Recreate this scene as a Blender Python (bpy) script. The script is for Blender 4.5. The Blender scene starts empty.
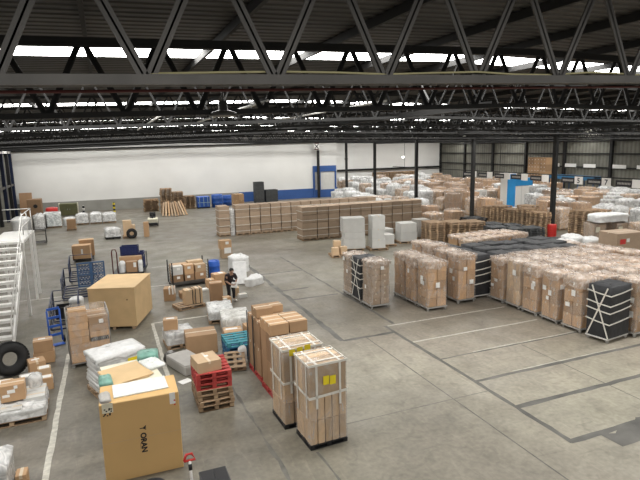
import bpy, math, random
from math import sin, cos, pi, radians as R
from mathutils import Vector, Matrix

# ------------------------------------------------------------------ camera
SC = bpy.context.scene
COL = SC.collection
CAMH = 6.5
def cam_axes(yaw, pitch, roll):
    right = Vector((cos(yaw), -sin(yaw), 0)); f0 = Vector((sin(yaw), cos(yaw), 0)); up0 = Vector((0, 0, 1))
    fwd = f0*cos(pitch) - up0*sin(pitch); down = -(up0*cos(pitch) + f0*sin(pitch))
    return right*cos(roll) + down*sin(roll), down*cos(roll) - right*sin(roll), fwd
cr, cd, cf = cam_axes(R(21.8), R(10.0), R(1.3))
cam_d = bpy.data.cameras.new('camera'); cam_d.sensor_width = 36; cam_d.lens = 530/640*36
cam_d.clip_start = .05; cam_d.clip_end = 400
cam = bpy.data.objects.new('camera', cam_d); COL.objects.link(cam)
M4 = Matrix((( cr.x, -cd.x, -cf.x, 0), (cr.y, -cd.y, -cf.y, 0), (cr.z, -cd.z, -cf.z, CAMH), (0, 0, 0, 1)))
cam.matrix_world = M4
SC.camera = cam

# ------------------------------------------------------------------ world, lights, exposure
W = bpy.data.worlds.new('world'); SC.world = W; W.use_nodes = True
W.node_tree.nodes['Background'].inputs[0].default_value = (1.0, .97, .92, 1)
W.node_tree.nodes['Background'].inputs[1].default_value = .30  # even fill light, added to come in through the open side behind the camera
SKY_EMIT = 23.0                # daylight through the translucent roof strips
vs = SC.view_settings
vs.view_transform = 'Standard'; vs.look = 'None'; vs.gamma = 1; vs.use_curve_mapping = False
vs.exposure = -0.3

# ------------------------------------------------------------------ materials
def nt(name):
    m = bpy.data.materials.new(name); m.use_nodes = True
    t = m.node_tree
    return m, t, t.nodes['Principled BSDF']
def N(t, typ, **kw):
    n = t.nodes.new(typ)
    for k, v in kw.items(): setattr(n, k, v)
    return n
def mat(name, col, rough=.7, metal=0, var=.12, scale=6, rnd=.0, bump=0, bscale=40):
    """plain procedural surface: noise mottling of the colour, an optional per-object tint"""
    m, t, b = nt(name); L = t.links.new
    tc = N(t, 'ShaderNodeTexCoord'); nz = N(t, 'ShaderNodeTexNoise'); nz.inputs['Scale'].default_value = scale; nz.inputs['Detail'].default_value = 5
    L(tc.outputs['Object'], nz.inputs['Vector'])
    mr = N(t, 'ShaderNodeMapRange'); mr.inputs[1].default_value = .25; mr.inputs[2].default_value = .75
    mr.inputs[3].default_value = 1-var; mr.inputs[4].default_value = 1+var
    L(nz.outputs[0], mr.inputs[0])
    val = mr.outputs[0]
    if rnd:
        oi = N(t, 'ShaderNodeObjectInfo'); m2 = N(t, 'ShaderNodeMapRange'); m2.inputs[3].default_value = 1-rnd; m2.inputs[4].default_value = 1+rnd
        L(oi.outputs['Random'], m2.inputs[0])
        mm = N(t, 'ShaderNodeMath', operation='MULTIPLY'); L(val, mm.inputs[0]); L(m2.outputs[0], mm.inputs[1]); val = mm.outputs[0]
    vm = N(t, 'ShaderNodeVectorMath', operation='SCALE'); vm.inputs[0].default_value = col
    L(val, vm.inputs['Scale']); L(vm.outputs[0], b.inputs['Base Color'])
    b.inputs['Roughness'].default_value = rough; b.inputs['Metallic'].default_value = metal
    if bump:
        n2 = N(t, 'ShaderNodeTexNoise'); n2.inputs['Scale'].default_value = bscale; n2.inputs['Detail'].default_value = 4
        L(tc.outputs['Object'], n2.inputs['Vector'])
        bp = N(t, 'ShaderNodeBump'); bp.inputs['Strength'].default_value = bump; bp.inputs['Distance'].default_value = .02
        L(n2.outputs[0], bp.inputs['Height']); L(bp.outputs[0], b.inputs['Normal'])
    return m
def film(name, col, lo, hi, scale=5, rough=.25, stretch=(1, 1, 1), glare_col=None):
    """stretch film: clear where smooth, milky along its folds"""
    m, t, b = nt(name); L = t.links.new
    tc = N(t, 'ShaderNodeTexCoord'); mp = N(t, 'ShaderNodeMapping'); mp.inputs['Scale'].default_value = stretch
    nz = N(t, 'ShaderNodeTexNoise'); nz.inputs['Scale'].default_value = scale; nz.inputs['Detail'].default_value = 6; nz.inputs['Distortion'].default_value = 1.2
    L(tc.outputs['Object'], mp.inputs['Vector']); L(mp.outputs[0], nz.inputs['Vector'])
    mr = N(t, 'ShaderNodeMapRange'); mr.inputs[1].default_value = .35; mr.inputs[2].default_value = .68; mr.inputs[3].default_value = lo; mr.inputs[4].default_value = hi
    L(nz.outputs[0], mr.inputs[0])
    b.inputs['Base Color'].default_value = (*col, 1); b.inputs['Roughness'].default_value = rough
    L(mr.outputs[0], b.inputs['Alpha'])
    if glare_col:  # second noise paints white glare patches into the film colour
        n2 = N(t, 'ShaderNodeTexNoise'); n2.inputs['Scale'].default_value = scale*2.3; n2.inputs['Detail'].default_value = 5; n2.inputs['Distortion'].default_value = 2
        L(mp.outputs[0], n2.inputs['Vector']); m3 = N(t, 'ShaderNodeMapRange'); m3.inputs[1].default_value = .48; m3.inputs[2].default_value = .62; L(n2.outputs[0], m3.inputs[0])
        mx = N(t, 'ShaderNodeMix', data_type='RGBA'); L(m3.outputs[0], mx.inputs[0]); mx.inputs[6].default_value = (*col, 1); mx.inputs[7].default_value = (*glare_col, 1)
        L(mx.outputs[2], b.inputs['Base Color'])
    bp = N(t, 'ShaderNodeBump'); bp.inputs['Strength'].default_value = .5; bp.inputs['Distance'].default_value = .03
    L(nz.outputs[0], bp.inputs['Height']); L(bp.outputs[0], b.inputs['Normal'])
    return m
def emit(name, col, s):
    m, t, b = nt(name)
    b.inputs['Base Color'].default_value = (*col, 1); b.inputs['Emission Color'].default_value = (*col, 1); b.inputs['Emission Strength'].default_value = s
    return m
def corrugated(name, col, axis, period, rough=.6, metal=.2, amt=.35, extra=None):
    """profiled steel sheet: ribs along one axis, grime in broad noise"""
    m, t, b = nt(name); L = t.links.new
    tc = N(t, 'ShaderNodeTexCoord'); wv = N(t, 'ShaderNodeTexWave', bands_direction=axis, wave_profile='SIN')
    wv.inputs['Scale'].default_value = .314/period
    L(tc.outputs['Object'], wv.inputs['Vector'])
    nz = N(t, 'ShaderNodeTexNoise'); nz.inputs['Scale'].default_value = .7; nz.inputs['Detail'].default_value = 6
    L(tc.outputs['Object'], nz.inputs['Vector'])
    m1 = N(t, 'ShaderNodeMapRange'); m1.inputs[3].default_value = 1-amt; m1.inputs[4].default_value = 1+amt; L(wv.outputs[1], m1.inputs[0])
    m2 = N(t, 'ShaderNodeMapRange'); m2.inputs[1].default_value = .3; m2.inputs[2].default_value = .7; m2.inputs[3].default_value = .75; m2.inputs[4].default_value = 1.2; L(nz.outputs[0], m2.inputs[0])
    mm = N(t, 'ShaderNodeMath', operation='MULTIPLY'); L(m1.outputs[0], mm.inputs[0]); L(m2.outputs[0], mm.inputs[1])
    vm = N(t, 'ShaderNodeVectorMath', operation='SCALE'); vm.inputs[0].default_value = col; L(mm.outputs[0], vm.inputs['Scale']); L(vm.outputs[0], b.inputs['Base Color'])
    bp = N(t, 'ShaderNodeBump'); bp.inputs['Strength'].default_value = 1; bp.inputs['Distance'].default_value = .05; L(wv.outputs[1], bp.inputs['Height']); L(bp.outputs[0], b.inputs['Normal'])
    b.inputs['Roughness'].default_value = rough; b.inputs['Metallic'].default_value = metal
    return m
def floor_mat():
    m, t, b = nt('worn_concrete'); L = t.links.new
    tc = N(t, 'ShaderNodeTexCoord')
    def noise(scale, detail, dist=0, sc=(1, 1, 1)):
        mp = N(t, 'ShaderNodeMapping'); mp.inputs['Scale'].default_value = sc; L(tc.outputs['Object'], mp.inputs['Vector'])
        n = N(t, 'ShaderNodeTexNoise'); n.inputs['Scale'].default_value = scale; n.inputs['Detail'].default_value = detail; n.inputs['Distortion'].default_value = dist
        L(mp.outputs[0], n.inputs['Vector']); return n.outputs[0]
    def rmp(s, a, b_, lo, hi):
        r = N(t, 'ShaderNodeMapRange'); r.inputs[1].default_value = a; r.inputs[2].default_value = b_; r.inputs[3].default_value = lo; r.inputs[4].default_value = hi
        L(s, r.inputs[0]); return r.outputs[0]
    def mul(a, b_):
        q = N(t, 'ShaderNodeMath', operation='MULTIPLY'); L(a, q.inputs[0]); L(b_, q.inputs[1]); return q.outputs[0]
    v = mul(rmp(noise(.16, 4), .3, .7, .82, 1.16), rmp(noise(1.3, 8, .6), .3, .7, .86, 1.12))
    v = mul(v, rmp(noise(.5, 5, 1.5, (1, .25, 1)), .55, .75, 1, .8))        # wheel marks along the aisles
    v = mul(v, rmp(noise(9, 8), .3, .7, .86, 1.12))
    v = mul(v, rmp(noise(2.6, 9, 1.2), .52, .72, 1, .78))                   # blotches and oil stains
    v = mul(v, rmp(noise(1.7, 9, 2.5, (.35, 2.2, 1)), .6, .72, 1, .84)); v = mul(v, rmp(noise(2.2, 9, 2.0, (2.4, .3, 1)), .58, .7, 1, 1.16))   # scuffs
    sx = N(t, 'ShaderNodeSeparateXYZ'); L(tc.outputs['Object'], sx.inputs[0])     # uneven light put into the colour: near right paler, left and back darker
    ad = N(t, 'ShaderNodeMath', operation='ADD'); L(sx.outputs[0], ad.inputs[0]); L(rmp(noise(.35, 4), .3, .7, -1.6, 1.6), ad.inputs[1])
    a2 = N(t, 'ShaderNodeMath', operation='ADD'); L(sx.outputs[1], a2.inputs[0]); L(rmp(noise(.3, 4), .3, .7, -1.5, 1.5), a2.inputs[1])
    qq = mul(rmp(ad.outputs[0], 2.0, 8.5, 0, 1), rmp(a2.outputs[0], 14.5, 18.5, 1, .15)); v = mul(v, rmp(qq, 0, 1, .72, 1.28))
    cr_ = N(t, 'ShaderNodeMix', data_type='RGBA'); L(rmp(noise(.09, 3), .35, .65, 0, 1), cr_.inputs[0])
    cr_.inputs[6].default_value = (.215, .187, .150, 1); cr_.inputs[7].default_value = (.255, .240, .188, 1)
    vm = N(t, 'ShaderNodeVectorMath', operation='SCALE'); L(cr_.outputs[2], vm.inputs[0]); L(v, vm.inputs['Scale']); L(vm.outputs[0], b.inputs['Base Color'])
    L(rmp(noise(.8, 5), .3, .7, .34, .6), b.inputs['Roughness'])
    b.inputs['Specular IOR Level'].default_value = .45
    return m
def kraft_mat(name, col, rnd=.26):
    return mat(name, col, .75, 0, .08, 3, rnd)

MT = dict(
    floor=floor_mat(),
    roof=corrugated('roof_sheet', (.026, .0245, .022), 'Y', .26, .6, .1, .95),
    wallc=corrugated('wall_sheet', (.17, .168, .14), 'Y', .5, .6, .1, .14),
    wallw=mat('white_paint', (.74, .735, .71), .75, 0, .06, .35),
    plinth=mat('grey_plinth', (.27, .265, .24), .8, 0, .15, .8),
    blueband=mat('blue_paint', (.028, .085, .27), .6, 0, .12, 1),
    steel=mat('dark_steel', (.009, .0088, .0085), .75, 0, .3, 3),
    steelg=mat('grey_steel', (.085, .08, .074), .5, .3, .25, 3),
    black=mat('black_steel', (.018, .018, .02), .5, .3, .2, 3),
    wpaint=mat('white_steel', (.7, .69, .66), .5, 0, .08, 4),
    redpipe=mat('red_pipe', (.10, .018, .015), .5, 0, .2, 3),
    yellowc=mat('yellow_cable', (.5, .46, .25), .6),
    line=mat('worn_line_paint', (.50, .48, .42), .7, 0, .3, 8),
    joint=mat('joint_filler', (.125, .12, .108), .7, 0, .45, 1.5),
    seam=mat('seam', (.135, .13, .115), .8, 0, .3, 4),
    kraft=kraft_mat('kraft_board', (.44, .275, .15)),
    kraftl=kraft_mat('pale_kraft', (.52, .37, .23)),
    kraftg=kraft_mat('greyed_kraft', (.34, .25, .175), .12),
    kraftd=kraft_mat('dark_kraft', (.33, .20, .11)),
    oran=mat('golden_kraft', (.60, .385, .16), .7, 0, .05, 1.5),
    ply=mat('plywood', (.60, .42, .22), .65, 0, .1, 2),
    tape=mat('tape', (.62, .52, .38), .35, 0, .1, 10),
    paper=mat('paper', (.8, .79, .76), .7, 0, .04, 10),
    yellow=mat('yellow_label', (.85, .68, .02), .6, 0, .04, 10),
    wood=mat('pallet_wood', (.37, .26, .165), .8, 0, .22, 5, .18),
    woodd=mat('old_pallet_wood', (.30, .20, .12), .85, 0, .25, 5, .18),
    redwood=mat('red_painted_wood', (.42, .05, .045), .7, 0, .2, 5),
    bluewood=mat('blue_painted_wood', (.02, .10, .20), .7, 0, .2, 5),
    tealwood=mat('teal_painted_wood', (.05, .25, .30), .7, 0, .2, 5),
    blueplas=mat('blue_plastic', (.03, .075, .16), .5, 0, .15, 5),
    bluebright=mat('bright_blue', (.02, .10, .45), .4, 0, .1, 5),
    bluedrum=mat('drum_blue', (.02, .09, .36), .4, 0, .1, 5),
    rackblue=mat('rack_blue', (.03, .15, .30), .5, 0, .1, 3),
    skyblue=mat('cyan_blue', (.02, .27, .62), .5, 0, .08, 3),
    navy=mat('navy_plastic', (.012, .022, .10), .5, 0, .15, 5),
    bluesteel=mat('blue_steel', (.012, .02, .055), .45, .2, .15, 5),
    blackcloth=mat('black_cover', (.022, .023, .026), .6, 0, .3, 6, 0, .6, 7),
    greyplas=mat('dark_grey_plastic', (.055, .058, .06), .55, 0, .2, 4, .15),
    rubber=mat('rubber', (.018, .018, .018), .8, 0, .2, 6),
    dolly=mat('grey_paint', (.36, .35, .33), .5, 0, .1, 6),
    chrome=mat('zinc', (.5, .5, .5), .35, .8, .1, 8),
    wbox=mat('white_board', (.55, .545, .52), .7, 0, .06, 3, .08),
    whitefilm=mat('white_plastic', (.68, .68, .67), .35, 0, .14, 7, .05, .7, 9),
    greyboard=mat('grey_board', (.38, .365, .34), .8, 0, .1, 3),
    greenfilm=mat('green_plastic', (.16, .33, .27), .4, 0, .3, 6, 0, .6, 9),
    teal=mat('pale_teal', (.40, .56, .56), .5, 0, .15, 6),
    marble=mat('printed_panel', (.66, .68, .66), .5, 0, .16, 9),
    cream=mat('cream_panel', (.66, .63, .50), .6, 0, .1, 5),
    olive=mat('olive_steel', (.14, .14, .065), .6, .1, .15, 4),
    strap=mat('white_strap', (.72, .70, .64), .5, 0, .06, 6),
    red=mat('red_plastic', (.55, .03, .025), .45, 0, .1, 6),
    signblk=mat('sign_black', (.012, .013, .018), .5),
    skin=mat('skin', (.42, .25, .17), .6), hair=mat('hair', (.012, .01, .009), .6),
    shirt=mat('dark_shirt', (.028, .018, .020), .85, 0, .3, 8), trousers=mat('dark_trousers', (.016, .016, .019), .85, 0, .25, 8),
    clear=film('stretch_film', (.70, .62, .55), .02, .34, 4, .2, (1, 1, .5), (.9, .88, .85)),
    hood=film('milky_film', (.60, .48, .39), .2, .74, 2.2, .28, (1, 1, 1), (.86, .80, .75)),
    wfilm=film('white_film', (.74, .74, .73), .45, 1.0, 4, .25),
    sky=emit('daylit_panel', (1.0, .985, .95), SKY_EMIT),
    lampglow=emit('lamp_glow', (1, .96, .88), 12),
)

# ------------------------------------------------------------------ helpers
rng = random.Random(11)
_tmp = {}
class MB:
    """collects quads into one mesh"""
    def __init__(s): s.v = []; s.f = []; s.m = []; s.sm = []
    def quad(s, pts, m=0, smooth=False):
        i = len(s.v); s.v += [tuple(p) for p in pts]; s.f.append(tuple(range(i, i+len(pts)))); s.m.append(m); s.sm.append(smooth)
    def box(s, c, d, rz=0, m=0, ch=0, M=None):
        """box centred in x, y with its base at z = c[2]; ch chamfers the edges"""
        hx, hy, h = d[0]/2, d[1]/2, d[2]
        T = (M or Matrix.Identity(4)) @ Matrix.Translation((c[0], c[1], c[2]+h/2)) @ Matrix.Rotation(rz, 4, 'Z')
        hz = h/2; b = len(s.v)
        if not ch:
            P = [(x, y, z) for z in (-hz, hz) for x, y in ((-hx, -hy), (hx, -hy), (hx, hy), (-hx, hy))]
            F = [(3, 2, 1, 0), (4, 5, 6, 7), (0, 1, 5, 4), (1, 2, 6, 5), (2, 3, 7, 6), (3, 0, 4, 7)]
        else:
            ch = min(ch, hx*.9, hy*.9, hz*.9); P = []; F = []; idx = {}
            sg = (-1, 1)
            for a in sg:
                for e in sg:
                    for g in sg:
                        for ax in range(3):
                            p = [a*hx, e*hy, g*hz]
                            for k in range(3):
                                if k != ax: p[k] -= (a, e, g)[k]*ch
                            idx[(a, e, g, ax)] = len(P); P.append(tuple(p))
            for ax in range(3):
                for sgn in sg:
                    o = [k for k in range(3) if k != ax]; f = []
                    for u, w in ((-1, -1), (1, -1), (1, 1), (-1, 1)):
                        key = [0, 0, 0]; key[ax] = sgn; key[o[0]] = u; key[o[1]] = w
                        f.append(idx[(*key, ax)])
                    if (sgn > 0) == (ax == 1): f.reverse()
                    F.append(tuple(f))
            for ax in range(3):                      # edges along axis ax
                o = [k for k in range(3) if k != ax]
                for u in sg:
                    for w in sg:
                        f = []
                        for e_, face in ((-1, o[0]), (1, o[0]), (1, o[1]), (-1, o[1])):
                            key = [0, 0, 0]; key[ax] = e_; key[o[0]] = u; key[o[1]] = w
                            f.append(idx[(*key, face)])
                        if (u*w > 0) == (ax != 1): f.reverse()
                        F.append(tuple(f))
            for a in sg:
                for e in sg:
                    for g in sg:
                        f = [idx[(a, e, g, k)] for k in range(3)]
                        if a*e*g < 0: f.reverse()
                        F.append(tuple(f))
        s.v += [tuple(T @ Vector(p)) for p in P]
        for f in F: s.f.append(tuple(b+i for i in f)); s.m.append(m); s.sm.append(False)
        return s
    def bar(s, p, q, w, h=None, m=0, up=(0, 0, 1)):
        h = h or w; p = Vector(p); q = Vector(q); d = (q-p)
        if d.length < 1e-6: return s
        d.normalize(); u = Vector(up)
        if abs(d.dot(u)) > .98: u = Vector((0, 1, 0))
        x = d.cross(u).normalized(); y = x.cross(d).normalized(); b = len(s.v)
        for e in (p, q):
            for a, c in ((-1, -1), (1, -1), (1, 1), (-1, 1)): s.v.append(tuple(e + x*a*w/2 + y*c*h/2))
        for f in ((3, 2, 1, 0), (4, 5, 6, 7), (0, 1, 5, 4), (1, 2, 6, 5), (2, 3, 7, 6), (3, 0, 4, 7)):
            s.f.append(tuple(b+i for i in f)); s.m.append(m); s.sm.append(False)
        return s
    def rings(s, rs, m=0, closed=True, cap=True, smooth=True):
        b = len(s.v); n = len(rs[0])
        for r in rs: s.v += [tuple(p) for p in r]
        for k in range(len(rs)-1):
            for i in range(n if closed else n-1):
                j = (i+1) % n
                s.f.append((b+k*n+i, b+k*n+j, b+(k+1)*n+j, b+(k+1)*n+i)); s.m.append(m); s.sm.append(smooth)
        if cap:
            s.f.append(tuple(b+i for i in reversed(range(n)))); s.m.append(m); s.sm.append(False)
            s.f.append(tuple(b+(len(rs)-1)*n+i for i in range(n))); s.m.append(m); s.sm.append(False)
        return s
    def tube(s, pts, r, n=6, m=0):
        pts = [Vector(p) for p in pts]; rs = []
        for i, p in enumerate(pts):
            a = pts[max(0, i-1)]; c = pts[min(len(pts)-1, i+1)]; d = (c-a).normalized()
            u = Vector((0, 0, 1)) if abs(d.z) < .95 else Vector((0, 1, 0))
            x = d.cross(u).normalized(); y = x.cross(d).normalized()
            rs.append([p + x*cos(2*pi*k/n)*r - y*sin(2*pi*k/n)*r for k in range(n)][::-1])
        return s.rings(rs, m)
    def lathe(s, prof, n=20, m=0, c=(0, 0, 0), M=None, cap=True):
        M = M or Matrix.Identity(4); c = Vector(c)
        rs = [[M @ (c + Vector((r*cos(2*pi*k/n), r*sin(2*pi*k/n), z))) for k in range(n)] for r, z in prof]
        return s.rings(rs, m, cap=cap)
    def mesh(s, name, mats):
        me = bpy.data.meshes.new(name); me.from_pydata(s.v, [], s.f)
        for k in mats: me.materials.append(MT[k])
        me.polygons.foreach_set('material_index', s.m); me.polygons.foreach_set('use_smooth', s.sm); me.update()
        return me
    def build(s, name, mats, parent=None, loc=(0, 0, 0), rz=0):
        return put(name, s.mesh(name, [mats] if isinstance(mats, str) else mats), parent, loc, rz)
def put(name, me, parent=None, loc=(0, 0, 0), rz=0):
    o = bpy.data.objects.new(name, me); COL.objects.link(o); o.parent = parent
    o.location = loc; o.rotation_euler = (0, 0, rz); return o
CACHE = {}
def shared(key, fn):
    if key not in CACHE: CACHE[key] = fn()
    return CACHE[key]
def tag(o, label, cat, group=None, kind=None):
    o['label'] = label; o['category'] = cat
    if group: o['group'] = group
    if kind: o['kind'] = kind
    return o
def thing(name, label, cat, loc=(0, 0, 0), rz=0, group=None):
    o = bpy.data.objects.new(name, None); COL.objects.link(o); o.empty_display_size = .2
    o.location = loc; o.rotation_euler = (0, 0, rz); return tag(o, label, cat, group)
def struct(name, mb, mats, parent=None):
    o = mb.build(name, mats, parent)
    if not parent: o['kind'] = 'structure'
    return o
ORD = ['first', 'second', 'third', 'fourth', 'fifth', 'sixth', 'seventh', 'eighth', 'ninth', 'tenth', 'eleventh', 'twelfth', 'thirteenth', 'fourteenth', 'fifteenth', 'sixteenth']
def lettering(body, size, off, m, parent, M, name='lettering', align='LEFT'):
    cu = bpy.data.curves.new(name, 'FONT'); cu.body = body; cu.size = size; cu.extrude = .002; cu.offset = off; cu.align_x = align
    tmp = bpy.data.objects.new(name, cu); COL.objects.link(tmp); bpy.context.view_layer.update()
    me = bpy.data.meshes.new_from_object(tmp.evaluated_get(bpy.context.evaluated_depsgraph_get())); bpy.data.objects.remove(tmp); bpy.data.curves.remove(cu)
    me.materials.clear(); me.materials.append(MT[m]); o = put(name, me, parent); o.matrix_local = M; return o
def copy_tree(o, parent=None):
    """a thing, its parts and their sub-parts"""
    c = o.copy(); COL.objects.link(c); c.parent = parent
    for ch in list(o.children): copy_tree(ch, c)
    return c

# ------------------------------------------------------------------ the hall
XL, XR, YB, XM, YB2, YF = -9.1, 54.0, 64.0, 28.2, 78.0, -4.0
XK = 8.0                                    # the roof rises to here, then falls away
def zroof(x): return 8.36 + .025*x if x < XK else 8.56 - .0155*(x-XK)
def zchord(x): return zroof(x) - 1.33
STRIPS = [-.8, 11.3, 23.4, 35.5, 47.6, 59.7, 71.8]  # first strip, unseen behind the camera, is added to light the near floor
SW = .55
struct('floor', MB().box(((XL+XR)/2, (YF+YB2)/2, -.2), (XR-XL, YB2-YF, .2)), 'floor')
mb = MB()                                                      # roof sheets between the daylight strips
edges = [YF] + [e for y in STRIPS for e in (y-SW, y+SW)] + [YB2]
for k in range(0, len(edges), 2):
    for x0, x1 in ((XL, XK), (XK, XR)):
        a, b = edges[k], edges[k+1]
        for dz in (0, .06): mb.quad([(x0, a, zroof(x0)+dz), (x1, a, zroof(x1)+dz), (x1, b, zroof(x1)+dz), (x0, b, zroof(x0)+dz)])
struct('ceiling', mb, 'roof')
for k, y in enumerate(STRIPS):
    mb = MB()
    for x0, x1 in ((XL, XK), (XK, XR)):
        mb.quad([(x0, y-SW, zroof(x0)), (x1, y-SW, zroof(x1)), (x1, y+SW, zroof(x1)), (x0, y+SW, zroof(x0))])
    struct('window_%d' % (k+1), mb, 'sky')
# walls
struct('wall_back', MB().box(((XL+XM)/2, YB+.15, 0), (XM-XL, .3, 9.2)), 'wallw')
struct('wall_jog', MB().box((XM-.15, (YB+YB2)/2+.15, 0), (.3, YB2-YB-.3, 9.2)), 'wallw')
struct('wall_far', MB().box(((XM+XR)/2, YB2+.15, 0), (XR-XM, .3, 9.0)), 'wallw')
struct('wall_right', MB().box((XR+.15, (15+YB2)/2, 0), (.3, YB2-15, 9.0)), 'wallc')
struct('wall_left', MB().box((XL-.15, (25+YB)/2, 0), (.3, YB-25, 8.4)), 'wallc')
struct('baseboard_back', MB().box(((XL+15)/2, YB-.03, 0), (15-XL, .06, 1.2)), 'plinth')
struct('trim_1', MB().box(((15+XM)/2, YB-.03, 0), (XM-15, .06, 1.2)), 'blueband')
struct('trim_2', MB().box(((XM+XR)/2, YB2-.03, 0), (XR-XM, .06, 1.15)), 'blueband')
struct('trim_3', MB().box(((XM+XR)/2, YB2-.2, 2.5), (XR-XM, .25, .3)), 'steel')
# blue-framed goods door in the back wall
d = MB().box((26.4, YB-.12, 0), (3.2, .22, 1.0), m=0).box((26.4, YB-.12, 3.3), (3.2, .22, .75), m=0)
for x, w in ((24.9, .2), (25.65, .3), (27.9, .2)): d.box((x, YB-.12, 1.0), (w, .22, 2.3), m=0)
dr = struct('door_1', d, 'blueband')
MB().box((25.25, YB-.08, 1.0), (.6, .1, 2.3)).build('door_panel', 'greyboard', dr)
MB().box((26.8, YB-.08, 1.0), (2.05, .1, 2.3)).build('door_panel', 'wbox', dr)
struct('wall_beam', MB().bar((XL, YB-.25, 6.72), (XM, YB-.25, 7.1), .25, .16), 'steel')
# steel posts and rails of the right wall
for k in range(9):
    y = YB2 - .1 - 6.7*k
    struct('wall_post', MB().box((XR-.15, y, 0), (.3, .34, 7.6)), 'steel')
for z in (6.35, 4.85, 3.25): struct('wall_rail', MB().box((XR-.1, (17+YB2)/2, z), (.2, YB2-17.5, .16)), 'steel')
# left wall: dark blue posts of the dock side
for y, m in ((63.3, 'bluesteel'), (61.2, 'black'), (58.2, 'bluesteel'), (54.6, 'black'), (51, 'bluesteel')): struct('wall_post', MB().box((XL+.15, y, 0), (.3, .34, 8)), m)
struct('wall_rail', MB().box((XL+.15, 44.6, 6.5), (.25, 38, .22)), 'wpaint')
struct('wall_rail', MB().box((XL+.15, 44.6, 3.2), (.2, 38, .2)), 'steelg')
# columns
for y in (28.7, 37.7, 46.7, 55.7, 63.6): struct('column', MB().box((29.4, y, 0), (.24, .30, zchord(29.4)+.1)).box((29.4, y, 0), (.5, .5, .03)), 'steel')
struct('column', MB().box((25.4, 63.5, 0), (.26, .3, 7.2)), 'steel')
# roof beams running back, one above every other bay
for k in range(-4, 26):
    x = -.1 + 2.1*k
    struct('roof_beam', MB().bar((x, YF+.2, zroof(x)-.08), (x, (YB if x < XM else YB2)-.1, zroof(x)-.08), .06, .14), 'steel')
# lattice trusses across the hall
def truss(y, near):
    mb = MB(); x1 = XR-.4
    segs = [(XL+.1, XK), (XK, x1)]
    for a, b in segs:
        if near:                                                  # two channels back to back
            for s in (-1, 1): mb.bar((a, y+s*.05, zchord(a)), (b, y+s*.05, zchord(b)), .075, .078)
        else: mb.bar((a, y, zchord(a)), (b, y, zchord(b)), .06, .07)
        mb.bar((a, y, zroof(a)-.32), (b, y, zroof(b)-.32), .12 if near else .07, .12 if near else .07)
    n = int((x1-XL)/1.055); x = .375 - 10*1.055 + 1.055
    while x < x1-1:
        p = (x, y, zchord(x))
        for s in (-1, 1):
            xt = x + s*.5; q = (xt, y, zroof(xt)-.32)
            if near:
                for e in (-.019, .019): mb.bar((x+e+s*.01, y, p[2]), (xt+e, y, q[2]), .05, .018, up=(0, 1, 0))
            else: mb.bar(p, q, .042, .042)
        x += 1.055
    return mb
for k in range(16):
    y = 4.5 + 4.1*k
    if abs(y-63.9) < .5: y = 63.4
    struct('roof_truss', truss(y, k < 2), 'steelg' if k == 0 else 'steel')  # nearest truss gets paler steel, the light on it put into the colour
for x in (7.5, 18.5, 29.4, 41): # bracing girders running back along the column lines
    mb = MB(); ye = (YB if x < XM else YB2)-.3
    mb.bar((x, 9, zchord(x)+.05), (x, ye, zchord(x)+.05), .12, .14)
    y = 9.3
    while y < ye-2:
        mb.bar((x, y, zchord(x)), (x, y+.9, zroof(x)-.3), .05); mb.bar((x, y+.9, zroof(x)-.3), (x, y+1.8, zchord(x)), .05); y += 1.8
    struct('roof_girder', mb, 'steel')
# pipes and cables under the roof
def pipe(name, pts, r, m, label, cat):
    tag(MB().tube(pts, r, 6).build(name, m), label, cat)
pipe('sprinkler_pipe', [(XL+.2, 4.6, zchord(XL)-.066), (XK, 4.6, zchord(XK)-.066), (53.5, 4.6, zchord(53.5)-.066)], .013, 'redpipe', 'red sprinkler pipe slung right below the nearest roof truss', 'pipe')
pipe('cable', [(.4, 4.5, zchord(0)+.063)]+[(x*.5+1, 4.5+.04*sin(x*2.1), zchord(x*.5)+.09+.012*sin(x*1.7)) for x in range(0, 14)], .01, 'yellowc', 'pale cable lying along top of the nearest truss chord', 'cable')
for z, w in ((7.78, 'upper'), (7.715, 'lower')):
    pipe('conduit', [(-.02, 4.43, z+.005), (.78, 4.43, z-.03)], .009, 'yellowc', '%s of two thin cream conduits fixed across a truss diagonal' % w, 'conduit')
for (x, y0, y1, w) in ((2.55, 8.5, 15.5, 'above the lamp'), (5.0, 9.0, 18.0, 'right of the lamp'), (1.2, 12.0, 20.0, 'left of the lamp')):
    pipe('conduit', [(x, y0, zchord(x)+.16), (x, y1, zchord(x)+.16)], .022, 'wpaint', 'thin white conduit running back under the roof %s' % w, 'conduit')
# high-bay lamp
t = thing('high_bay_lamp', 'round high-bay lamp hanging on a rod below the roof trusses', 'lamp', (1.8, 8.45, 7.03))
MB().lathe([(.02, .4), (.02, .12)], 8).build('rod', 'steelg', t)
MB().lathe([(.07, .2), (.075, .06), (.10, .05)], 14).build('gear_box', 'steelg', t)
MB().lathe([(.10, .06), (.20, .03), (.225, -.02), (.22, -.03), (.05, .03)], 20).build('reflector', 'steelg', t)
MB().lathe([(.205, -.022), (.10, -.03)], 20).build('lens', 'greyboard', t)
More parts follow.
